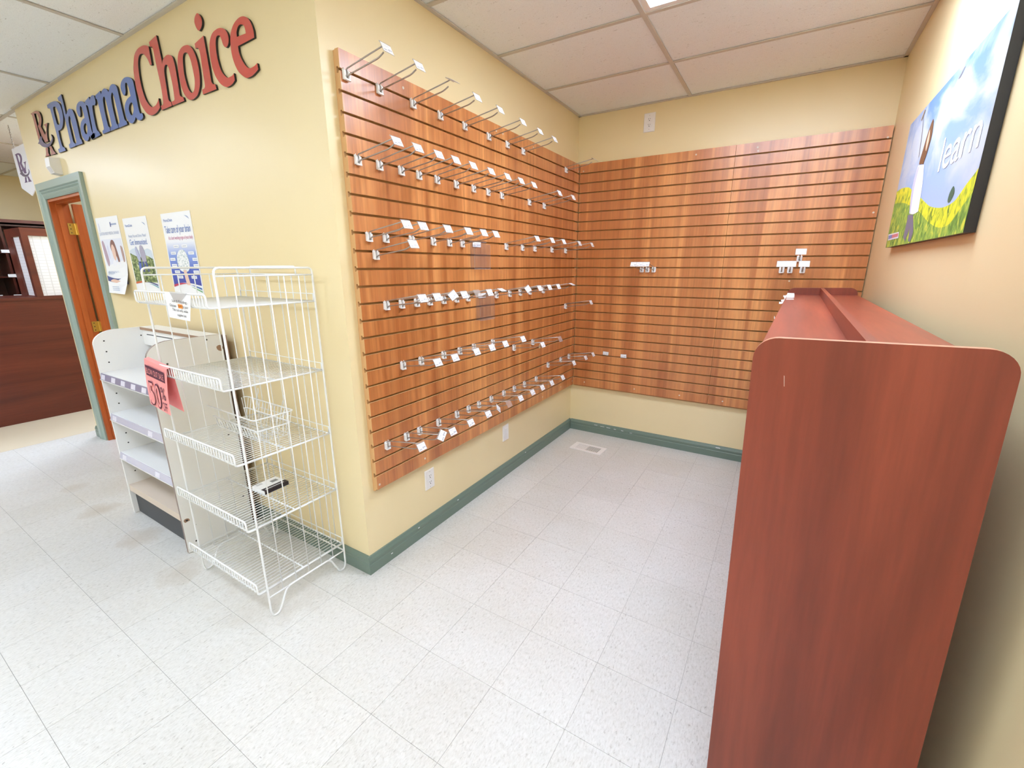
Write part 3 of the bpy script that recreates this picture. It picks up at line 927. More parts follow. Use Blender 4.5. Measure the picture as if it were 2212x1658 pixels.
flat(px([(.10,.100,1),(.218,.098,1),(.224,.072,1),(.10,.072,1)]), mat('printed_logo_red', (.62,.20,.22), .5), pic, -.0279, 'printed_logo', 0)
flat(px([(.025,.102,1),(.10,.100,1),(.10,.072,1),(.03,.070,1)]), mat('printed_logo_blue', (.20,.26,.55), .5), pic, -.0279, 'printed_logo', 0)

# ================================================================== SIGN LETTERS
GLYPHS = {
 'P': [[(-2.954,2.629,1),(-2.885,2.632),(-2.803,2.628),(-2.756,2.617),(-2.719,2.596),(-2.704,2.564),(-2.705,2.524),(-2.73,2.49),(-2.769,2.462),(-2.818,2.453),(-2.855,2.453,1),(-2.859,2.407),(-2.855,2.364),(-2.843,2.35),(-2.813,2.341,1),(-2.805,2.321,1),(-2.944,2.323,1),(-2.945,2.347,1),(-2.914,2.349),(-2.904,2.359),(-2.903,2.388),(-2.908,2.488),(-2.913,2.592),(-2.926,2.605),(-2.957,2.609,1)],[(-2.85,2.596),(-2.818,2.597),(-2.792,2.584),(-2.775,2.548),(-2.78,2.513),(-2.797,2.491),(-2.824,2.486),(-2.849,2.496),(-2.854,2.53),(-2.856,2.569)]],
 'h1': [[(-2.729,2.634,1),(-2.651,2.643,1),(-2.646,2.587),(-2.649,2.526,1),(-2.639,2.522,1),(-2.603,2.54),(-2.566,2.543),(-2.522,2.529),(-2.503,2.498),(-2.497,2.46),(-2.497,2.397),(-2.496,2.356),(-2.482,2.348,1),(-2.474,2.324,1),(-2.6,2.326,1),(-2.604,2.339,1),(-2.58,2.342),(-2.576,2.351),(-2.578,2.389),(-2.585,2.484),(-2.591,2.503),(-2.611,2.501),(-2.631,2.475),(-2.632,2.421),(-2.631,2.363),(-2.624,2.349),(-2.606,2.34,1),(-2.605,2.325,1),(-2.723,2.325,1),(-2.722,2.348,1),(-2.696,2.353),(-2.686,2.365),(-2.684,2.445),(-2.686,2.558),(-2.689,2.599),(-2.704,2.609),(-2.723,2.614,1)]],
 'a2': [[(-1.722,2.475),(-1.739,2.496),(-1.742,2.521),(-1.718,2.543),(-1.676,2.553),(-1.634,2.55),(-1.594,2.537),(-1.574,2.519),(-1.571,2.492),(-1.571,2.447),(-1.572,2.394),(-1.569,2.367),(-1.559,2.357),(-1.54,2.358,1),(-1.534,2.339),(-1.553,2.329),(-1.584,2.327),(-1.609,2.335),(-1.627,2.351,1),(-1.638,2.342),(-1.663,2.33),(-1.691,2.328),(-1.72,2.338),(-1.744,2.362),(-1.75,2.391),(-1.742,2.417),(-1.718,2.438),(-1.682,2.452),(-1.64,2.457,1),(-1.64,2.48),(-1.646,2.508),(-1.657,2.526),(-1.673,2.526),(-1.682,2.514),(-1.688,2.491),(-1.701,2.477)],[(-1.641,2.426),(-1.631,2.412),(-1.635,2.389),(-1.653,2.371),(-1.671,2.366),(-1.687,2.376),(-1.693,2.398),(-1.68,2.416),(-1.66,2.425)]],
 'm': [[(-2.112,2.542,1),(-2.03,2.552,1),(-2.025,2.532,1),(-2.001,2.548),(-1.964,2.553),(-1.933,2.543),(-1.915,2.526,1),(-1.905,2.532,1),(-1.875,2.55),(-1.84,2.553),(-1.807,2.543),(-1.79,2.527),(-1.786,2.49),(-1.783,2.428),(-1.778,2.375),(-1.772,2.357),(-1.754,2.349,1),(-1.751,2.332,1),(-1.873,2.331,1),(-1.872,2.351,1),(-1.855,2.353),(-1.849,2.361),(-1.846,2.408),(-1.854,2.484),(-1.861,2.513),(-1.877,2.512),(-1.894,2.495),(-1.901,2.45),(-1.896,2.378),(-1.893,2.357),(-1.882,2.349,1),(-1.877,2.332,1),(-1.997,2.332,1),(-1.994,2.351,1),(-1.973,2.353),(-1.967,2.361),(-1.968,2.406),(-1.977,2.493),(-1.985,2.513),(-2.003,2.513),(-2.016,2.497),(-2.024,2.439),(-2.021,2.375),(-2.016,2.36),(-2.003,2.351,1),(-2.002,2.332,1),(-2.119,2.332,1),(-2.118,2.35,1),(-2.096,2.352),(-2.089,2.362),(-2.088,2.405),(-2.094,2.486),(-2.098,2.514),(-2.106,2.523),(-2.115,2.526,1)]],
 'r': [[(-2.29,2.539,1),(-2.209,2.552,1),(-2.207,2.532,1),(-2.188,2.546),(-2.153,2.551),(-2.13,2.543),(-2.126,2.521),(-2.131,2.505),(-2.151,2.496),(-2.171,2.5),(-2.186,2.498),(-2.193,2.488),(-2.199,2.454),(-2.202,2.387),(-2.194,2.363),(-2.173,2.35,1),(-2.16,2.331,1),(-2.318,2.326,1),(-2.317,2.348,1),(-2.284,2.353),(-2.268,2.363),(-2.259,2.426),(-2.255,2.5),(-2.264,2.514),(-2.29,2.519,1)]],
 'C': [[(-1.345,2.549,1),(-1.357,2.574),(-1.378,2.598),(-1.405,2.613),(-1.438,2.615),(-1.463,2.6),(-1.48,2.568),(-1.488,2.517),(-1.483,2.457),(-1.461,2.403),(-1.416,2.367),(-1.369,2.366),(-1.338,2.377),(-1.318,2.392,1),(-1.321,2.349,1),(-1.364,2.333),(-1.421,2.328),(-1.477,2.343),(-1.525,2.389),(-1.55,2.453),(-1.551,2.521),(-1.543,2.564),(-1.527,2.593),(-1.499,2.626),(-1.451,2.644),(-1.388,2.646),(-1.351,2.639),(-1.324,2.629,1),(-1.325,2.547,1)]],
 'h2': [[(-1.312,2.644,1),(-1.223,2.655,1),(-1.213,2.542,1),(-1.217,2.526,1),(-1.202,2.542),(-1.168,2.553),(-1.132,2.551),(-1.102,2.537),(-1.093,2.517),(-1.089,2.492),(-1.089,2.441),(-1.091,2.38),(-1.089,2.364),(-1.073,2.355,1),(-1.061,2.353,1),(-1.056,2.335,1),(-1.184,2.335,1),(-1.188,2.353,1),(-1.159,2.354),(-1.152,2.363),(-1.147,2.418),(-1.155,2.498),(-1.169,2.515),(-1.191,2.515),(-1.207,2.493),(-1.212,2.439),(-1.216,2.374),(-1.209,2.36),(-1.193,2.353,1),(-1.191,2.335,1),(-1.308,2.334,1),(-1.308,2.355,1),(-1.285,2.356),(-1.276,2.369),(-1.27,2.437),(-1.279,2.543),(-1.282,2.605),(-1.291,2.62),(-1.31,2.622,1)]],
 'o': [[(-0.946,2.552),(-0.99,2.554),(-1.031,2.54),(-1.055,2.512),(-1.067,2.466),(-1.066,2.42),(-1.049,2.368),(-1.015,2.336),(-0.973,2.327),(-0.921,2.338),(-0.888,2.368),(-0.875,2.401),(-0.871,2.437),(-0.875,2.477),(-0.89,2.513),(-0.915,2.54)],[(-0.965,2.526),(-0.989,2.524),(-1.003,2.506),(-1.013,2.456),(-1.011,2.419),(-0.998,2.378),(-0.975,2.357),(-0.953,2.358),(-0.936,2.374),(-0.925,2.404),(-0.926,2.446),(-0.934,2.491),(-0.947,2.516)]],
 'i': [[(-0.873,2.541,1),(-0.786,2.554,1),(-0.784,2.519),(-0.78,2.427),(-0.778,2.368),(-0.768,2.356,1),(-0.749,2.352,1),(-0.744,2.331,1),(-0.871,2.331,1),(-0.871,2.351,1),(-0.849,2.354),(-0.841,2.363),(-0.84,2.417),(-0.838,2.494),(-0.843,2.511),(-0.854,2.52),(-0.871,2.521,1)]],
 'dot': [[(-0.807,2.646),(-0.788,2.633),(-0.778,2.612),(-0.787,2.592),(-0.813,2.58),(-0.832,2.591),(-0.844,2.616),(-0.837,2.635),(-0.821,2.645)]],
 'c': [[(-0.617,2.471),(-0.634,2.484),(-0.642,2.505),(-0.648,2.52),(-0.663,2.527),(-0.682,2.523),(-0.693,2.503),(-0.698,2.469),(-0.694,2.428),(-0.677,2.387),(-0.642,2.359),(-0.613,2.357),(-0.595,2.359),(-0.583,2.365,1),(-0.583,2.337,1),(-0.61,2.326),(-0.658,2.324),(-0.704,2.346),(-0.739,2.387),(-0.754,2.436),(-0.753,2.484),(-0.741,2.519),(-0.712,2.544),(-0.674,2.552),(-0.64,2.55),(-0.606,2.537),(-0.588,2.517),(-0.585,2.494),(-0.597,2.476)]],
 'e': [[(-0.521,2.455,1),(-0.394,2.458,1),(-0.394,2.487),(-0.408,2.519),(-0.429,2.538),(-0.457,2.549),(-0.492,2.55),(-0.532,2.538),(-0.561,2.515),(-0.575,2.484),(-0.578,2.443),(-0.569,2.403),(-0.547,2.366),(-0.514,2.34),(-0.486,2.328),(-0.446,2.328),(-0.413,2.336),(-0.395,2.343,1),(-0.397,2.366,1),(-0.422,2.36),(-0.457,2.359),(-0.484,2.374),(-0.508,2.404),(-0.52,2.431)],[(-0.52,2.489,1),(-0.517,2.507),(-0.5,2.523),(-0.478,2.525),(-0.457,2.515),(-0.451,2.497),(-0.451,2.486,1)]],
 'emR': [[(-3.335,2.633,1),(-3.291,2.633),(-3.256,2.624,1),(-3.251,2.469,1),(-3.299,2.451,1),(-3.306,2.611),(-3.314,2.625)]],
 'emV': [[(-3.295,2.635,1),(-3.21,2.633),(-3.15,2.618),(-3.129,2.589),(-3.142,2.557),(-3.183,2.526,1),(-3.135,2.465,1),(-3.091,2.494),(-3.092,2.517),(-3.12,2.529,1),(-3.029,2.529,1),(-3.05,2.517),(-3.083,2.484),(-3.107,2.438),(-3.103,2.418,1),(-3.176,2.422,1),(-3.211,2.472),(-3.242,2.539,1),(-3.214,2.55),(-3.188,2.569),(-3.186,2.595),(-3.21,2.616),(-3.258,2.622,1)]],
 'emC': [[(-3.233,2.471,1),(-3.275,2.46),(-3.301,2.442),(-3.334,2.433,1),(-3.297,2.424),(-3.251,2.403),(-3.171,2.387),(-3.088,2.388),(-3.016,2.408),(-2.995,2.429),(-3.015,2.452,1),(-3.021,2.426),(-3.07,2.409),(-3.143,2.407),(-3.201,2.423),(-3.223,2.447),(-3.206,2.46,1)]],
 'emL': [[(-3.192,2.386,1),(-3.143,2.383,1),(-3.161,2.349),(-3.147,2.33,1),(-3.25,2.333,1),(-3.219,2.344)]],
 'emF': [[(-3.112,2.385,1),(-3.067,2.383,1),(-3.047,2.353),(-3.008,2.325,1),(-3.128,2.33,1),(-3.101,2.345)]],
}

SGN = 'raised sign letters on the yellow wall'
def letter(name, loops, label, face, dx=0.0):
    lp = [smooth_outline(l, 5) for l in loops]
    x0 = min(p.x for p in lp[0]); z0 = min(p.y for p in lp[0])
    me = outline_mesh(name, lp, .009, [face, BLACK], (x0, z0))
    o = link(name, me, None, (x0+dx, -LA-.0055, z0))
    tag(o, label, 'sign letter', SGN)
    return o
for key, nm, label, face, dx in (
    ('P','letter','blue capital letter P beginning the first word of the wall sign',BLUE,0),
    ('h1','letter','blue letter h right after the blue capital on the wall sign',BLUE,0),
    ('a2','letter','first blue letter a, between h and r, on the wall sign',BLUE,-.710),
    ('r','letter','blue letter r on the wall sign',BLUE,0),
    ('m','letter','wide blue letter m on the wall sign',BLUE,0),
    ('a2','letter','second blue letter a, just before the red capital, on the wall sign',BLUE,0),
    ('C','letter','red capital letter C beginning the second word of the wall sign',RED,0),
    ('h2','letter','red letter h right after the red capital on the wall sign',RED,0),
    ('o','letter','red letter o on the wall sign',RED,0),
    ('c','letter','small red letter c near the right end of the wall sign',RED,0),
    ('e','letter','red letter e ending the wall sign',RED,0)):
    letter(nm, GLYPHS[key], label, face, dx)
t = thing('letter', 'red letter i with its oval dot on the wall sign', 'sign letter', (-.784, -LA-.0055, 2.323), group=SGN)
for key, nm in (('i','stem'), ('dot','dot')):
    me = outline_mesh(nm, [smooth_outline(l, 5) for l in GLYPHS[key]], .009, [RED, BLACK], (-.784, 2.323))
    link(nm, me, t)
t = thing('emblem', 'brown red and navy Rx pharmacy emblem at the left end of the wall sign', 'emblem', (-3.12, -LA-.0055, 2.32))
for key, nm, mm in (('emR','stem_stroke',BRICK), ('emV','bowl_and_cross_stroke',BRICK), ('emC','mortar_bowl',NAVY), ('emL','left_foot',BRICK), ('emF','right_foot',BRICK)):
    me = outline_mesh(nm, [smooth_outline(l, 5) for l in GLYPHS[key]], .009 if nm != 'mortar_bowl' else .0098, [mm, BLACK], (-3.12, 2.32))
    link(nm, me, t)

# motion detector above the door
t = thing('motion_detector', 'small white motion detector above the green door casing', 'detector', (-3.04, -LA, 2.185))
m = MB()
m.prism([(-.045,0,0),(-.045,-.045,.006),(-.045,-.062,.05),(-.045,-.058,.108),(-.045,0,.112)], (.09,0,0))
m.build('housing', WHITE, t)
MB().prism([(-.034,-.0465,.012),(-.034,-.0475,.012),(-.034,-.0635,.048),(-.034,-.0625,.048)], (.068,0,0)).build('sensor_window', mat('milky_lens', (.75,.75,.78), .25), t)

# ================================================================== POSTERS
def poster(label, x0, x1, z0, z1, curl=0.0):
    t = thing('poster', label, 'poster', ((x0+x1)/2, -LA-.001, z0))
    w2, h = (x1-x0)/2, z1-z0
    m = MB(); k = 8
    # sheet leaning off the wall towards its lower right corner when curled
    top, bot = [], []
    for i in range(k+1):
        z = h*i/k
        off = -curl*max(0, (1-i/k*2.2))**2
        m.v += [(-w2, -.0004+off*.3, z), (w2, -.0004+off, z), (-w2, off*.3, z), (w2, off, z)]
    for i in range(k):
        a = 4*i; b = a+4
        m.f += [[a,a+1,b+1,b],[a+2,b+2,b+3,a+3],[a+1,a+3,b+3,b+1],[a,b,b+2,a+2]]; m.m += [0]*4
    m.f += [[0,2,3,1],[4*k,4*k+1,4*k+3,4*k+2]]; m.m += [0,0]
    m.build('sheet', SHEET, t)
    return t, w2*2, h
def pp(L, w_, h_): return [((p[0]-.5)*w_, p[1]*h_) + tuple(p[2:]) for p in L]
def pr(t, L, w_, h_, m_, y, name, sub=4): return flat(pp(L, w_, h_), m_, t, y, name, sub)
def box4(u0,u1,v0,v1): return [(u0,v0,1),(u1,v0,1),(u1,v1,1),(u0,v1,1)]
def prints(name, c): return mat(name, c, .5)
SKINP = prints('printed_light_skin', (.80,.56,.46)); HAIRP = prints('printed_brown_hair', (.24,.11,.09)); LAV = prints('printed_lavender', (.66,.68,.85)); NAVP = prints('printed_navy', (.07,.09,.27))

# poster 1: questions about medical cannabis
t, pw, ph = poster('curled white poster about medical cannabis next to the green door casing', -2.588, -2.205, 1.350, 1.862, .05)
pr(t, box4(.05,.95,.30,.72), pw, ph, prints('printed_pale_photo', (.76,.79,.90)), -.0010, 'printed_photo', 0)
pr(t, [(.42,.62),(.50,.70),(.62,.69),(.68,.58),(.72,.44),(.66,.40),(.60,.50),(.48,.52)], pw, ph, HAIRP, -.0013, 'printed_hair')
pr(t, [(.45,.60),(.52,.65),(.60,.60),(.60,.50),(.54,.44),(.47,.48)], pw, ph, SKINP, -.0016, 'printed_face')
pr(t, [(.36,.30,1),(.40,.42),(.50,.45),(.58,.38),(.66,.42),(.76,.40),(.80,.30,1)], pw, ph, prints('printed_white_coat', (.84,.85,.92)), -.0014, 'printed_coat')
pr(t, [(.06,.68),(.14,.70),(.20,.60),(.24,.42),(.16,.36),(.10,.44)], pw, ph, prints('printed_mauve', (.45,.33,.42)), -.0013, 'printed_person')
pr(t, [(.26,.62),(.31,.64),(.34,.54),(.30,.46),(.25,.50)], pw, ph, LAV, -.0013, 'printed_person')
pr(t, [(.86,.62),(.94,.60),(.95,.44),(.88,.42)], pw, ph, prints('printed_brown_shade', (.42,.28,.26)), -.0013, 'printed_person')
pr(t, [(.05,.24,1),(.12,.225),(.40,.20),(.80,.20),(.95,.185,1),(.95,.13,1),(.60,.125),(.30,.145),(.05,.165,1)], pw, ph, NAVP, -.0110, 'printed_band')
pr(t, [(.20,.165),(.35,.19),(.55,.18),(.72,.155),(.60,.14),(.36,.145)], pw, ph, SKINP, -.0150, 'printed_hand')
lettering('QUESTIONS ABOUT MEDICAL CANNABIS?', .88*pw, .019, INK_G, t, (0, -.0014, .775*ph))
lettering('ASK YOUR PHARMACIST OR', .80*pw, .019, INK_G, t, (0, -.0045, .265*ph))
lettering('SEE BELOW TO LEARN MORE', .84*pw, .019, INK_G, t, (0, -.0055, .215*ph + .02))
pr(t, box4(.62,.90,.89,.91), pw, ph, INK_G, -.0012, 'printed_logo_line', 0)
pr(t, box4(.62,.66,.87,.93), pw, ph, NAVP, -.0013, 'printed_logo', 0)
pr(t, box4(.08,.12,.82,.93), pw, ph, LAV, -.0012, 'printed_logo', 0)
for k in range(3): pr(t, box4(.45,.75,.045+.022*k,.052+.022*k), pw, ph, INK_G, -.042, 'printed_text_line', 0)

# poster 2: get immunized
t, pw, ph = poster('white poster with two hikers and the words Get Immunized', -2.134, -1.778, 1.368, 1.836, 0)
forest = mat('printed_forest', (.1,.2,.06), .5); q = N(forest)
tc2 = q.new('ShaderNodeTexCoord').outputs['Object']
q.color(q.ramp(q.noise(q.mapping(tc2, (32, 1, 55)), 1.0, 4, .65, .8), [(.35,(.02,.035,.02)),(.48,(.13,.20,.06)),(.58,(.40,.45,.20)),(.7,(.70,.72,.55))]))
pr(t, [(.04,.14,1),(.96,.14,1),(.96,.56,1),(.80,.59),(.55,.56),(.25,.60),(.04,.57,1)], pw, ph, prints('printed_haze', (.62,.70,.80)), -.0012, 'printed_haze')
pr(t, [(.04,.14,1),(.96,.14,1),(.96,.45,1),(.70,.50),(.40,.48),(.04,.54,1)], pw, ph, forest, -.0016, 'printed_forest')
pr(t, [(.30,.60),(.36,.62),(.42,.54),(.46,.46),(.40,.40),(.32,.48)], pw, ph, prints('printed_blue_shirt', (.45,.48,.68)), -.0024, 'printed_hiker')
pr(t, [(.50,.62),(.60,.63),(.68,.54),(.68,.42),(.56,.40),(.48,.50)], pw, ph, prints('printed_grey_shirt', (.40,.38,.50)), -.0022, 'printed_hiker')
pr(t, [(.33,.42,1),(.45,.42,1),(.42,.30,1),(.32,.30,1)], pw, ph, prints('printed_blue_jeans', (.10,.16,.50)), -.0024, 'printed_trousers', 0)
pr(t, [(.50,.42,1),(.58,.42,1),(.54,.28,1),(.47,.28,1)], pw, ph, NAVP, -.0024, 'printed_trousers', 0)
pr(t, [(.60,.42,1),(.68,.42,1),(.74,.29,1),(.68,.28,1)], pw, ph, NAVP, -.0024, 'printed_trousers', 0)
pr(t, [(.04,.14,1),(.25,.155),(.5,.15,1),(.25,.13),(.04,.115,1)], pw, ph, prints('printed_orange_swoosh', (.62,.14,.05)), -.0026, 'printed_swoosh')
pr(t, [(.5,.15,1),(.75,.14),(.96,.115,1),(.96,.095,1),(.75,.125)], pw, ph, NAVP, -.0026, 'printed_swoosh')
pr(t, [(.6,.125,1),(.8,.11),(.96,.082,1),(.96,.068,1),(.8,.098)], pw, ph, prints('printed_teal_swoosh', (.08,.35,.42)), -.0026, 'printed_swoosh')
lettering('PharmaChoice', .30*pw, .017, INK_B, t, (-.48*pw+.02, -.0016, .885*ph), align='LEFT')
lettering('Protect You and Others. Please?', .74*pw, .018, INK_G, t, (0, -.0016, .745*ph))
lettering('Get Immunized.', .74*pw, .036, INK_B, t, (0, -.0016, .645*ph))
pr(t, [(.78,.93,1),(.88,.915),(.92,.88,1),(.87,.90)], pw, ph, INK_G, -.0014, 'printed_logo')

# poster 3: take care of your brain
t, pw, ph = poster('white and blue poster reading Take care of your brain, nearest the wire rack', -1.581, -1.221, 1.366, 1.833, 0)
blue = mat('printed_blue_fade', (.1,.15,.6), .5); q = N(blue)
z_ = q.new('ShaderNodeSeparateXYZ'); q.l(q.new('ShaderNodeTexCoord').outputs['Object'], z_.inputs[0])
q.color(q.ramp(q.math('DIVIDE', z_.outputs[2], ph), [(.14,(.045,.06,.36)),(.30,(.06,.11,.50)),(.5,(.25,.36,.75)),(.66,(.82,.84,.90))]))
pr(t, [(.03,.13,1),(.3,.155),(.6,.155),(.97,.125,1),(.97,.68,1),(.03,.68,1)], pw, ph, blue, -.0012, 'printed_blue_field')
brn = mat('printed_brain', (.85,.86,.88), .5); q = N(brn)
q.color(q.ramp(q.noise(q.mapping(q.new('ShaderNodeTexCoord').outputs['Object'], (60,1,60)), 1.0, 3, .5, 2.0), [(.40,(.30,.42,.45)),(.47,(.86,.88,.90))]))
pr(t, [(.48,.56),(.60,.55),(.68,.48),(.70,.38),(.64,.31),(.50,.29),(.36,.31),(.30,.38),(.32,.48),(.40,.54)], pw, ph, brn, -.0020, 'printed_brain')
pr(t, [(.46,.31,1),(.55,.32,1),(.58,.25),(.62,.13,1),(.50,.13,1),(.47,.22)], pw, ph, SKINP, -.0024, 'printed_arm')
for (u, vv) in ((.28,.585),(.56,.585),(.14,.505),(.74,.50),(.08,.43),(.84,.425),(.10,.355),(.84,.35),(.16,.275),(.80,.275),(.24,.21),(.70,.21)):
    pr(t, box4(u-.01,u+.17,vv,vv+.035), pw, ph, SHEET, -.0024, 'printed_caption_box', 0)
    pr(t, box4(u+.02,u+.14,vv+.014,vv+.021), pw, ph, INK_G, -.0028, 'printed_caption_line', 0)
pr(t, [(.03,.13,1),(.3,.155),(.55,.15,1),(.3,.135),(.03,.10,1)], pw, ph, prints('printed_red_swoosh', (.55,.05,.10)), -.0026, 'printed_swoosh')
pr(t, [(.6,.135,1),(.8,.12),(.97,.098,1),(.97,.075,1),(.8,.105)], pw, ph, prints('printed_royal_swoosh', (.05,.15,.42)), -.0026, 'printed_swoosh')
pr(t, [(.62,.115,1),(.8,.09),(.97,.06,1),(.97,.042,1),(.8,.075)], pw, ph, prints('printed_green_swoosh', (.18,.42,.20)), -.0026, 'printed_swoosh')
lettering('PharmaChoice', .30*pw, .017, INK_B, t, (-.48*pw+.022, -.0016, .90*ph), align='LEFT')
lettering('Take care of your brain', .86*pw, .042, INK_B, t, (.0, -.0016, .765*ph))
lettering("It's a hard working organ of your body.", .82*pw, .020, INK_M, t, (.02, -.0016, .685*ph))
pr(t, [(.80,.955,1),(.90,.94),(.95,.905,1),(.89,.925)], pw, ph, INK_G, -.0014, 'printed_logo')

# ================================================================== HANGING ARROW SIGN (left)
t = thing('hanging_sign', 'white arrow-shaped hanging sign with purple Rx emblem, on chains left of the door wall', 'sign', (-4.12, -2.40, 2.135))
m = MB(); m.prism([(-.232,0,.082),(0,0,0),(.232,0,.082),(.232,0,.400),(-.232,0,.400)], (0,.006,0)); m.build('sign_board', mat('white_sign_board', (.78,.80,.88), .4), t)
PUR = mat('purple_print', (.10,.035,.14), .5)
for key in ('emR','emV','emC','emL','emF'):
    lp = [[Vector(((p.x+3.12)*.82-.0, (p.y-2.32)*.78+.105)) for p in smooth_outline(l, 4)] for l in GLYPHS[key]]
    link('printed_emblem', outline_mesh('printed_emblem', lp, .0012, NAVY if key == 'emC' else PUR), t, (0,-.0008,0))
for sx in (-.165, .165):
    m = MB(); z = .395; k = 0
    while z < H-2.135-.012:
        c = Vector((sx, .003, z+.009)); pts = []
        for a in range(8):
            an = 2*math.pi*a/8
            dx_, dz_ = .0045*math.cos(an), .0115*math.sin(an)
            pts.append(c + (Vector((dx_,0,dz_)) if k % 2 else Vector((0,dx_,dz_))))
        m.tube(pts, .0016, 4, closed=True); z += .0185; k += 1
    m.build('chain', mat('dull_chain', (.30,.27,.24), .5, metal=.6), t)
# ================================================================== WIRE RACK
RX0, RX1, RY0, RY1 = -.754, -.144, -2.905, -2.508
rk = thing('wire_rack', 'tall white wire display rack with five shelves in front of the yellow wall', 'wire rack', ((RX0+RX1)/2, (RY0+RY1)/2, 0))
cx, cy = (RX0+RX1)/2, (RY0+RY1)/2
hx, hy = (RX1-RX0)/2, (RY1-RY0)/2
RT = 1.527
for sx in (-1, 1):
    x = sx*hx
    loop = [(x,-hy,RT*.5),(x,-hy,.03),(x,-hy+.008,.004),(x,-hy+.036,.004),(x,-hy+.05,.03),(x,-hy+.085,.105),
            (x,hy-.085,.105),(x,hy-.05,.03),(x,hy-.036,.004),(x,hy-.008,.004),(x,hy,.03),(x,hy,RT),(x,-hy,RT),(x,-hy,RT*.5)]
    fr = MB().tube(fillet(loop, .022, 4)[:-1], .0046, 8, closed=True).build('side_frame', WHITE_GLOSS, rk, True)
    wv = MB()
    for k in range(1, 6):
        y = -hy + k*(2*hy)/6
        wv.tube([(x, y, RT-.030), (x, y, .112)], .0026, 6)
    wv.tube([(x, -hy, RT-.030), (x, hy, RT-.030)], .0036, 6)
    wv.tube([(x, -hy, .105), (x, -hy+.09, .105)], .0036, 6).tube([(x, hy, .105), (x, hy-.09, .105)], .0036, 6)
    wv.build('side_wires', WHITE_GLOSS, fr, True)
bk = MB()
for k in range(6):
    x = -hx + .055 + k*(2*hx-.11)/5
    bk.tube([(x, hy-.002, RT-.030), (x, hy-.002, .145)], .0026, 6)
bk.tube([(-hx, hy, RT-.030), (hx, hy, RT-.030)], .0036, 6).tube([(-hx, hy, .105), (hx, hy, .105)], .0036, 6)
bk.tube(fillet([(-hx+.12, hy, RT-.030), (-hx+.12, hy, RT+.006), (hx-.12, hy, RT+.006), (hx-.12, hy, RT-.030)], .02), .0036, 6)
bk.build('back_wires', WHITE_GLOSS, rk, True)
for z in (1.385, 1.070, .757, .457, .150):
    sh = MB()
    x0, x1 = -hx+.006, hx-.006
    yf, yb_ = -hy-.040, hy-.004
    nw = 27
    for k in range(nw+1):
        x = x0 + (x1-x0)*k/nw
        sh.tube([(x, yb_, z), (x, yf+.004, z), (x, yf, z+.006), (x, yf, z+.046)], .0019, 5)
    rim = [(x0-.002, yf, z+.046), (x1+.002, yf, z+.046)]
    sh.tube(fillet([(x0-.004, yf+.10, z-.003), (x0-.004, yf, z-.003), (x0-.004, yf, z+.047), (x1+.004, yf, z+.047), (x1+.004, yf, z-.003), (x1+.004, yf+.10, z-.003)], .014, 3), .0038, 7)
    sh.tube([(x0-.004, yb_, z-.003), (x0-.004, yf+.10, z-.003)], .0036, 6).tube([(x1+.004, yb_, z-.003), (x1+.004, yf+.10, z-.003)], .0036, 6)
    sh.tube([(x0-.004, yb_, z-.003), (x1+.004, yb_, z-.003)], .0034, 6).tube([(x0-.004, yf+.01, z-.004), (x1+.004, yf+.01, z-.004)], .0030, 6)
    sh.tube([(x0, -.02, z-.0045), (x1, -.02, z-.0045)], .0034, 6)
    sh.tube([(x0, yb_, z-.003), (x0, yb_+.001, z+.030), (x1, yb_+.001, z+.030), (x1, yb_, z-.003)], .0026, 5)
    sh.build('wire_shelf', WHITE_GLOSS, rk, True)

# pink sale sheet folded over the second shelf's lip
LY = RY0 - .040
t = thing('sale_sign', 'pink folded sale sign reading 50 percent off on the wire rack', 'sale sign', (-.676, LY, 1.121), (0, .10, 0))
def paper(pts_top, pts_bot, th=.0008):
    m_ = MB(); return m_
m = MB()
# front leaf: hangs from the wire, slightly bowed
k = 8
for i in range(k+1):
    z = -.214*i/k; off = -.0065 - .006*math.sin(math.pi*i/k*.8) - .004*i/k
    w2 = .112 - .010*i/k
    m.v += [(-w2, off, z), (w2, off-.004, z), (-w2, off+.0006, z), (w2, off-.0034, z)]
for i in range(k):
    a = 4*i; b = a+4
    m.f += [[a,b,b+1,a+1],[a+2,a+3,b+3,b+2],[a,a+2,b+2,b],[a+1,b+1,b+3,a+3]]; m.m += [0]*4
m.f += [[0,1,3,2],[4*k,4*k+2,4*k+3,4*k+1]]; m.m += [0,0]
m.build('front_leaf', PINK, t)
m = MB()
m.prism([(-.112,-.0065,-.001),(.112,-.0105,-.001),(.112,.010,.004),(-.112,.010,.004)], (0,0,.0007)); m.build('folded_top', PINK, t)
m = MB(); m.prism([(-.112,.0085,.002),(.112,.0085,.002),(.100,.034,-.212),(-.106,.034,-.212)], (0,.0006,0)); m.build('back_leaf', PINK, t)
IZ = lambda z: -.0065 - .006*math.sin(math.pi*(-z/.214)*.8) - .004*(-z/.214) - .0052
MB().box(-.085, .090, IZ(-.045)-.0008, IZ(-.045)-.0002, -.068, -.020).build('printed_banner', INK_P, t)
lettering('BLOW OUT SALE', .160, .027, PINK, t, (.0025, IZ(-.045)-.0014, -.0575), name='printed_word')
def ring(name, lp_o, lp_i, parent, y, m_):
    link(name, outline_mesh(name, [lp_o, lp_i], 0, m_), parent, (0, y, 0))
def outline_letters(body, wd, hg, x, z, parent):
    o = lettering(body, wd, hg, INK_P, parent, (x, IZ(z+.03)-.0004, z), name='printed_word')
    lettering(body, wd*.90, hg*.93, PINK, parent, (x-.001, IZ(z+.03)-.0012, z+hg*.035), name='printed_word')
lettering('50', .112, .122, INK_P, t, (-.020, IZ(-.11)-.0004, -.205), name='printed_number')
for dx, b in ((-.0485, '5'), (.0095, '0')):
    lettering(b, .041, .106, PINK, t, (dx, IZ(-.11)-.0012, -.197), name='printed_number')
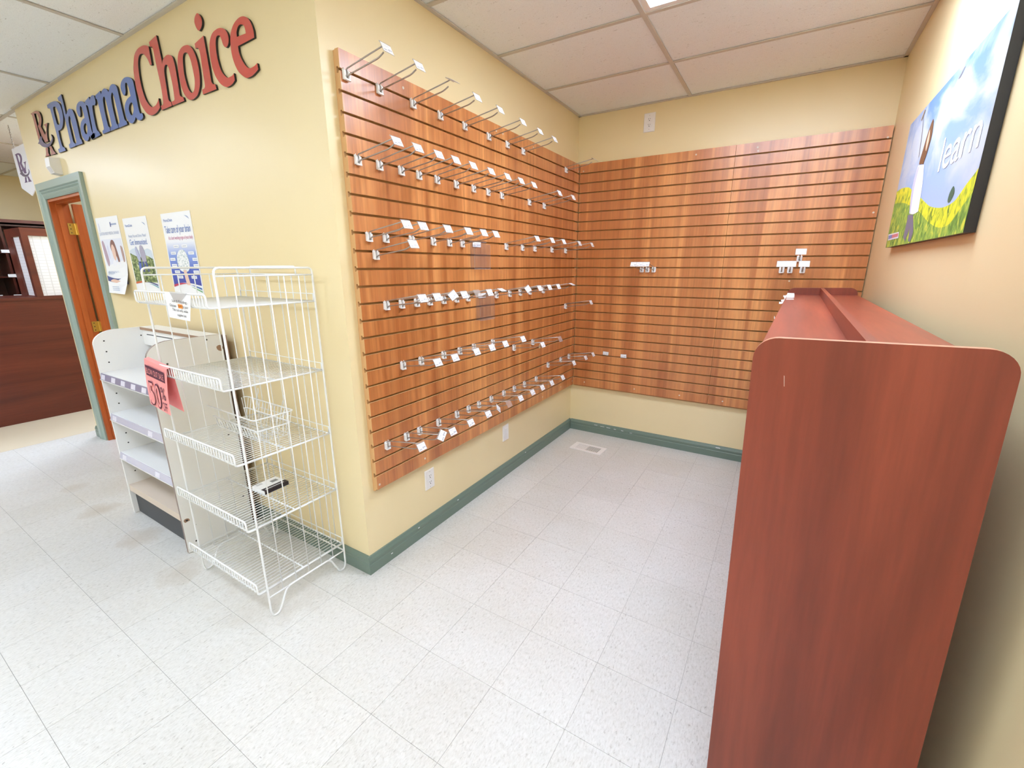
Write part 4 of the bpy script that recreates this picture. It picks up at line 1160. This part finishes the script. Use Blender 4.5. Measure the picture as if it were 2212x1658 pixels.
lettering('%', .040, .060, INK_P, t, (.064, IZ(-.12)-.0004, -.150), name='printed_word')
lettering('OFF', .040, .042, INK_P, t, (.066, IZ(-.17)-.0004, -.203), name='printed_word')

# white notice on the top shelf's lip
t = thing('paper_notice', 'small white paper notice with an orange sticker on the rack top shelf', 'notice', (-.342, LY-.0075, 1.432), (0, .035, 0))
m = MB(); m.prism([(-.105,0,0),(.107,0,0),(.078,-.004,-.098),(-.090,-.004,-.098)], (0,.0006,0)); m.build('sheet', SHEET, t)
m = MB(); m.prism([(-.06,-.0012,.006),(.085,-.0012,.006),(.028,-.0025,-.028),(-.030,-.0025,-.030)], (0,.0005,0)); m.build('clear_tape', CLEAR, t)
for body, x, z, wd in (('Sun & Reading', .016, -.034, .118), ('a pair', .062, -.052, .040), ('Glasses', -.042, -.052, .050), ('This rack only, while', .012, -.068, .122), ('supplies last', .020, -.086, .072)):
    lettering(body, wd, .0105, INK, t, (x, -.0045, z), shear=.12)
MB().box(.004, .036, -.0052, -.0047, -.054, -.039).build('orange_sticker', ORANGE, t)
lettering('$5.00', .026, .008, INK_P, t, (.020, -.0056, -.050))

# wire basket standing on the middle shelf
bt = thing('wire_basket', 'small white wire basket standing on the middle rack shelf', 'basket', (-.48, -2.690, .7595), (0, 0, -.03))
def ring_pts(a, b, z): return [(-a,-b,z),(a,-b,z),(a,b,z),(-a,b,z)]
m = MB()
bw, bd = .195, .066
m.tube(fillet(ring_pts(bw+.018, bd+.026, .118) + [(-bw-.018,-bd-.026,.118)], .018)[:-1], .0033, 6)
m.tube([(-bw-.018,-bd-.026,.118),(-bw-.0175,-bd-.024,.118)], .0033, 6)
m.build('top_rim', WHITE_GLOSS, bt, True)
m = MB()
m.tube(fillet(ring_pts(bw+.010, bd+.012, .062) + [(-bw-.010,-bd-.012,.062)], .015)[:-1], .003, 6)
m.build('middle_rim', WHITE_GLOSS, bt, True)
m = MB()
for k in range(15):
    x = -bw + 2*bw*k/14
    m.tube([(x,-bd-.012,.062),(x,-bd,.004),(x,bd,.004),(x,bd+.012,.062),(x,bd+.026,.118)], .0017, 5)
for k in range(6):
    y = -bd + 2*bd*k/5
    m.tube([(-bw-.010,y,.062),(-bw,y,.0065),(bw,y,.0065),(bw+.010,y,.062)], .0017, 5)
for k in range(3):
    y = bd*.2 + bd*k*.4
    m.tube([(-bw-.010,y,.062),(-bw-.018,y,.118)], .0017, 5).tube([(bw+.010,y,.062),(bw+.018,y,.118)], .0017, 5)
m.build('basket_grid', WHITE_GLOSS, bt, True)
for x in (-.115, .115):
    MB().tube(fillet([(x,bd+.019,.09),(x,bd+.026,.118),(x,bd+.030,.128),(x+.006,bd+.030,.142),(x+.016,bd+.032,.156),(x+.018,bd+.032,.178)], .006, 2), .0026, 6).build('hanging_hook', WHITE_GLOSS, bt, True)
    MB().tube([(x,bd+.015,.066),(x+.004,bd+.026,.080),(x+.004,bd+.030,.098)], .0026, 6).build('hanging_hook', WHITE_GLOSS, bt, True)

# package lying on the fourth shelf
pk = thing('package', 'flat white package with a black side band lying on the fourth rack shelf', 'package', (-.442, -2.668, .4592), (0, 0, .03))
MB().box(-.056, .050, -.062, .062, 0, .018).build('carton', SHEET, pk)
MB().box(.0502, .0512, -.062, .062, 0, .018).build('side_band', INK, pk)
MB().box(.020, .0502, -.062, .062, .0181, .0186).build('side_band', INK, pk)
MB().prism([(.034,-.05,.0187),(.0395,-.05,.0187),(.0395,.045,.0187),(.034,.045,.0187)], (0,0,.0004)).build('printed_line', SHEET, pk)
MB().box(-.030, -.005, .012, .045, .0181, .0185).build('printed_square', mat('grey_print', (.25,.26,.28), .5), pk)
MB().box(-.048, -.030, -.05, -.02, .0181, .0185).build('printed_square', mat('pale_grey_print', (.55,.56,.58), .5), pk)

# ================================================================== WHITE MELAMINE SHELF UNIT
UX0, UX1, UY0, UY1, UH = -1.768, -.985, -2.878, -2.528, 1.172
u = thing('shelf_unit', 'low white melamine shelf unit with rounded side panels against the yellow wall', 'shelf unit', ((UX0+UX1)/2, UY1, 0))
uh = (UX1-UX0)/2; ud = UY1-UY0
def side_outline(dy=0.0):
    p = [(-ud+dy, .003), (0, .003), (0, UH)]
    ry, rz = .112, .080
    for k in range(11):
        a = math.pi/2 + math.pi/2*k/10
        p.append((-ud+dy+ry + ry*math.cos(a), UH-rz + rz*math.sin(a)))
    return p
def side(x, th, dy, mats, name='side_panel'):
    m_ = MB(); m_.prism([(x, a, b) for a, b in side_outline(dy)], (th, 0, 0), 0, 1, 0)
    return m_.build(name, mats, u)
far_ = side(-uh, .017, .020, [MELAMINE, MELAMINE])
near_ = side(uh-.017, .017, 0, [MELA_GREY, GREYEDGE])
ix0, ix1 = -uh+.017, uh-.017
MB().box(ix0, ix1, -.006, 0, .10, UH-.02).build('back_board', MELA_GREY, u)
tb = MB(); tb.box(ix0+.004, ix1, -.100, -.0005, UH-.016, UH); tb.m[2] = 1
tb.build('top_board', [MELAMINE, CHIP], u)
MB().box(ix0, ix1, -.090, -.074, UH-.11, UH-.016).build('upper_rail', MELAMINE, u)
MB().box(ix0+.06, ix0+.42, -.0905, -.090, UH-.046, UH-.040).build('rail_slot', KICK, u)
for k, (z, deckm) in enumerate(((.927, MELAMINE), (.676, MELAMINE), (.425, MELAMINE), (.200, DECK))):
    yf = -ud + .025
    if k == 3:
        MB().box(ix0, ix1, yf, -.006, z-.042, z).build('deck_board', DECK, u); continue
    s = MB().box(ix0, ix1, yf, -.006, z-.016, z).build('shelf', MELAMINE, u)
    m = MB(); m.prism([(ix0, yf, z-.002), (ix0, yf-.004, z-.002), (ix0, yf-.012, z-.036), (ix0, yf-.008, z-.038), (ix0, yf, z-.012)], (ix1-ix0, 0, 0))
    m.build('price_strip', LILAC_D if k == 0 else LILAC, s)
    m = MB(); m.box(ix0, ix1, yf-.014, yf-.006, z-.041, z-.038); m.build('strip_edge', MELAMINE, s)
    spots = (.02,.22,.40,.58,.76,.90) if k == 0 else (.05,.70) if k == 1 else (.06,.66)
    for f_ in spots:
        x = ix0 + (ix1-ix0)*f_
        m = MB(); m.prism([(x, yf-.0066, z-.007), (x, yf-.0056, z-.007), (x, yf-.0116, z-.034), (x, yf-.0126, z-.034)], (.055, 0, 0))
        m.build('shelf_tag', mat('lilac_tag', (.74,.73,.84), .3), s)
MB().box(ix0, ix1, -ud+.045, -ud+.060, .004, .158).build('kick_board', KICK, u)
for k in range(15):
    z = 1.11 - k*.064
    if any(abs(z-q_) < .025 for q_ in (.927,.676,.425,.2)): continue
    MB().disc((ix0, -ud+.070, z), (1,0,0), .0042, .0008, 8).build('peg_hole', DARK, far_)
MB().disc((ix0, -.10, 1.12), (1,0,0), .0042, .0008, 8).build('peg_hole', DARK, far_)
# knocks and fastener marks on the near side
def blot(y, z, ry, rz, m_, name, x=uh, n_=9):
    q_ = []
    for a in range(n_):
        an = 2*math.pi*a/n_; r__ = random.uniform(.75, 1.15)
        q_.append((x, y + ry*r__*math.cos(an), z + rz*r__*math.sin(an)))
    MB().prism(q_, (.0006, 0, 0)).build(name, m_, near_)
blot(-ud+.022, .195, .016, .011, CHIP, 'chipped_spot'); blot(-ud+.022, .195, .007, .005, DARK, 'chipped_spot', uh+.0007)
blot(-.016, 1.10, .018, .020, CHIP, 'chipped_spot')
for y, z in ((-.075,1.152),(-.27,1.055),(-ud+.055,.150),(-ud+.045,.055),(-.05,.6),(-.03,.20)):
    MB().disc((uh, y, z), (1,0,0), .005, .0006, 8).build('fastener_mark', DARK, near_)
# second board standing behind the unit, seen past its back edge
MB().box(-uh+.02, uh+.012, .010, .022, .004, 1.165).build('rear_board', [CHIP], u)

# ================================================================== DISPENSARY COUNTER, BOOTH AND BOOKCASE (far left)
CXF = -4.81
c = thing('dispensary_counter', 'long dark cherry dispensary counter at the far left of the shop', 'counter', (CXF, -3.0, 0))
MB().box(-.55, 0, -1.6, 2.6, .002, 1.215).build('counter_front', CHERRY_D, c)
tp = MB().box(-.58, .012, -1.62, 2.62, 1.215, 1.240); tp.build('counter_top', CHERRY_D, c)
b = thing('glazed_booth', 'dark cherry booth with white gridded panes standing on the counter end', 'booth', (CXF, -2.392, 1.2405))
FZ = .665
def frame(name, pts): 
    m_ = MB()
    for a in pts: m_.box(*a)
    return m_.build(name, CHERRY_D, b)
# front frame, along the counter edge (x = 0 plane), from y=0 to 1.1
frame('front_frame', [(-.035,0,0,.048,0,FZ), (-.035,0,.048,1.12,.592,FZ), (-.035,0,.048,1.12,0,.008), (-.035,0,.50,.55,.008,.592), (-.035,0,1.07,1.12,.008,.592)])
frame('side_frame', [(-.075,-.035,0,.035,0,FZ), (-.335,-.075,0,.035,.585,FZ), (-.335,-.075,0,.035,0,.008), (-.54,-.335,0,.035,0,FZ)])
frame('booth_top', [(-.54,-.035,.035,1.12,FZ-.02,FZ)])
grid = mat('white_gridded_glass', (.80,.81,.86), .3); q = N(grid)
tcg = q.new('ShaderNodeTexCoord').outputs['Object']
sep = q.new('ShaderNodeSeparateXYZ'); q.l(tcg, sep.inputs[0])
hz = q.math('LESS_THAN', q.math('FRACT', q.math('MULTIPLY', sep.outputs[2], 34)), .16)
vt = q.math('LESS_THAN', q.math('FRACT', q.math('MULTIPLY', q.math('ADD', sep.outputs[1], sep.outputs[0]), 17)), .14)
q.color(q.mix(q.math('MULTIPLY', q.math('MAXIMUM', hz, vt), .6), (.80,.81,.87), (.55,.55,.58)))
MB().box(-.022, -.014, .048, .50, .008, .592).build('pane', grid, b)
MB().box(-.022, -.014, .55, 1.07, .008, .592).build('pane', grid, b)
MB().box(-.335, -.075, .013, .021, .008, .585).build('pane', grid, b)
SHX = -6.0
k_ = thing('bookcase', 'dark brown dispensary shelving with white label holders behind the counter', 'shelving', (SHX, -2.4, 0))
DBR = cherry('dark_shelving', 'y', .33)
MB().box(-.42, -.40, -1.6, 1.5, .002, 2.02).build('back_board', DBR, k_)
for y in (-1.6, -.75, .10, .95, 1.48): MB().box(-.40, 0, y, y+.02, .002, 2.02).build('upright', DBR, k_)
for z in (.10,.38,.66,.93,1.20,1.43,1.70,2.0):
    for y0 in (-1.58, -.73, .12, .97):
        y1 = y0 + (.83 if y0 < .9 else .51)
        s = MB().box(-.40, -.005, y0, y1, z-.016, z).build('shelf', DBR, k_)
        if z in (1.20,1.43,1.70) and y0 < .2:
            for f_ in (.12,.25,.50,.63,.80) if y0 < 0 else (.02,.13,.30):
                MB().box(-.005, .003, y0+f_, y0+f_+.085, z-.010, z+.024).build('label_holder', WHITE, s)
MB().box(-.44, .02, -1.62, 1.52, 2.02, 2.055).build('cornice', CHERRY_D, k_)
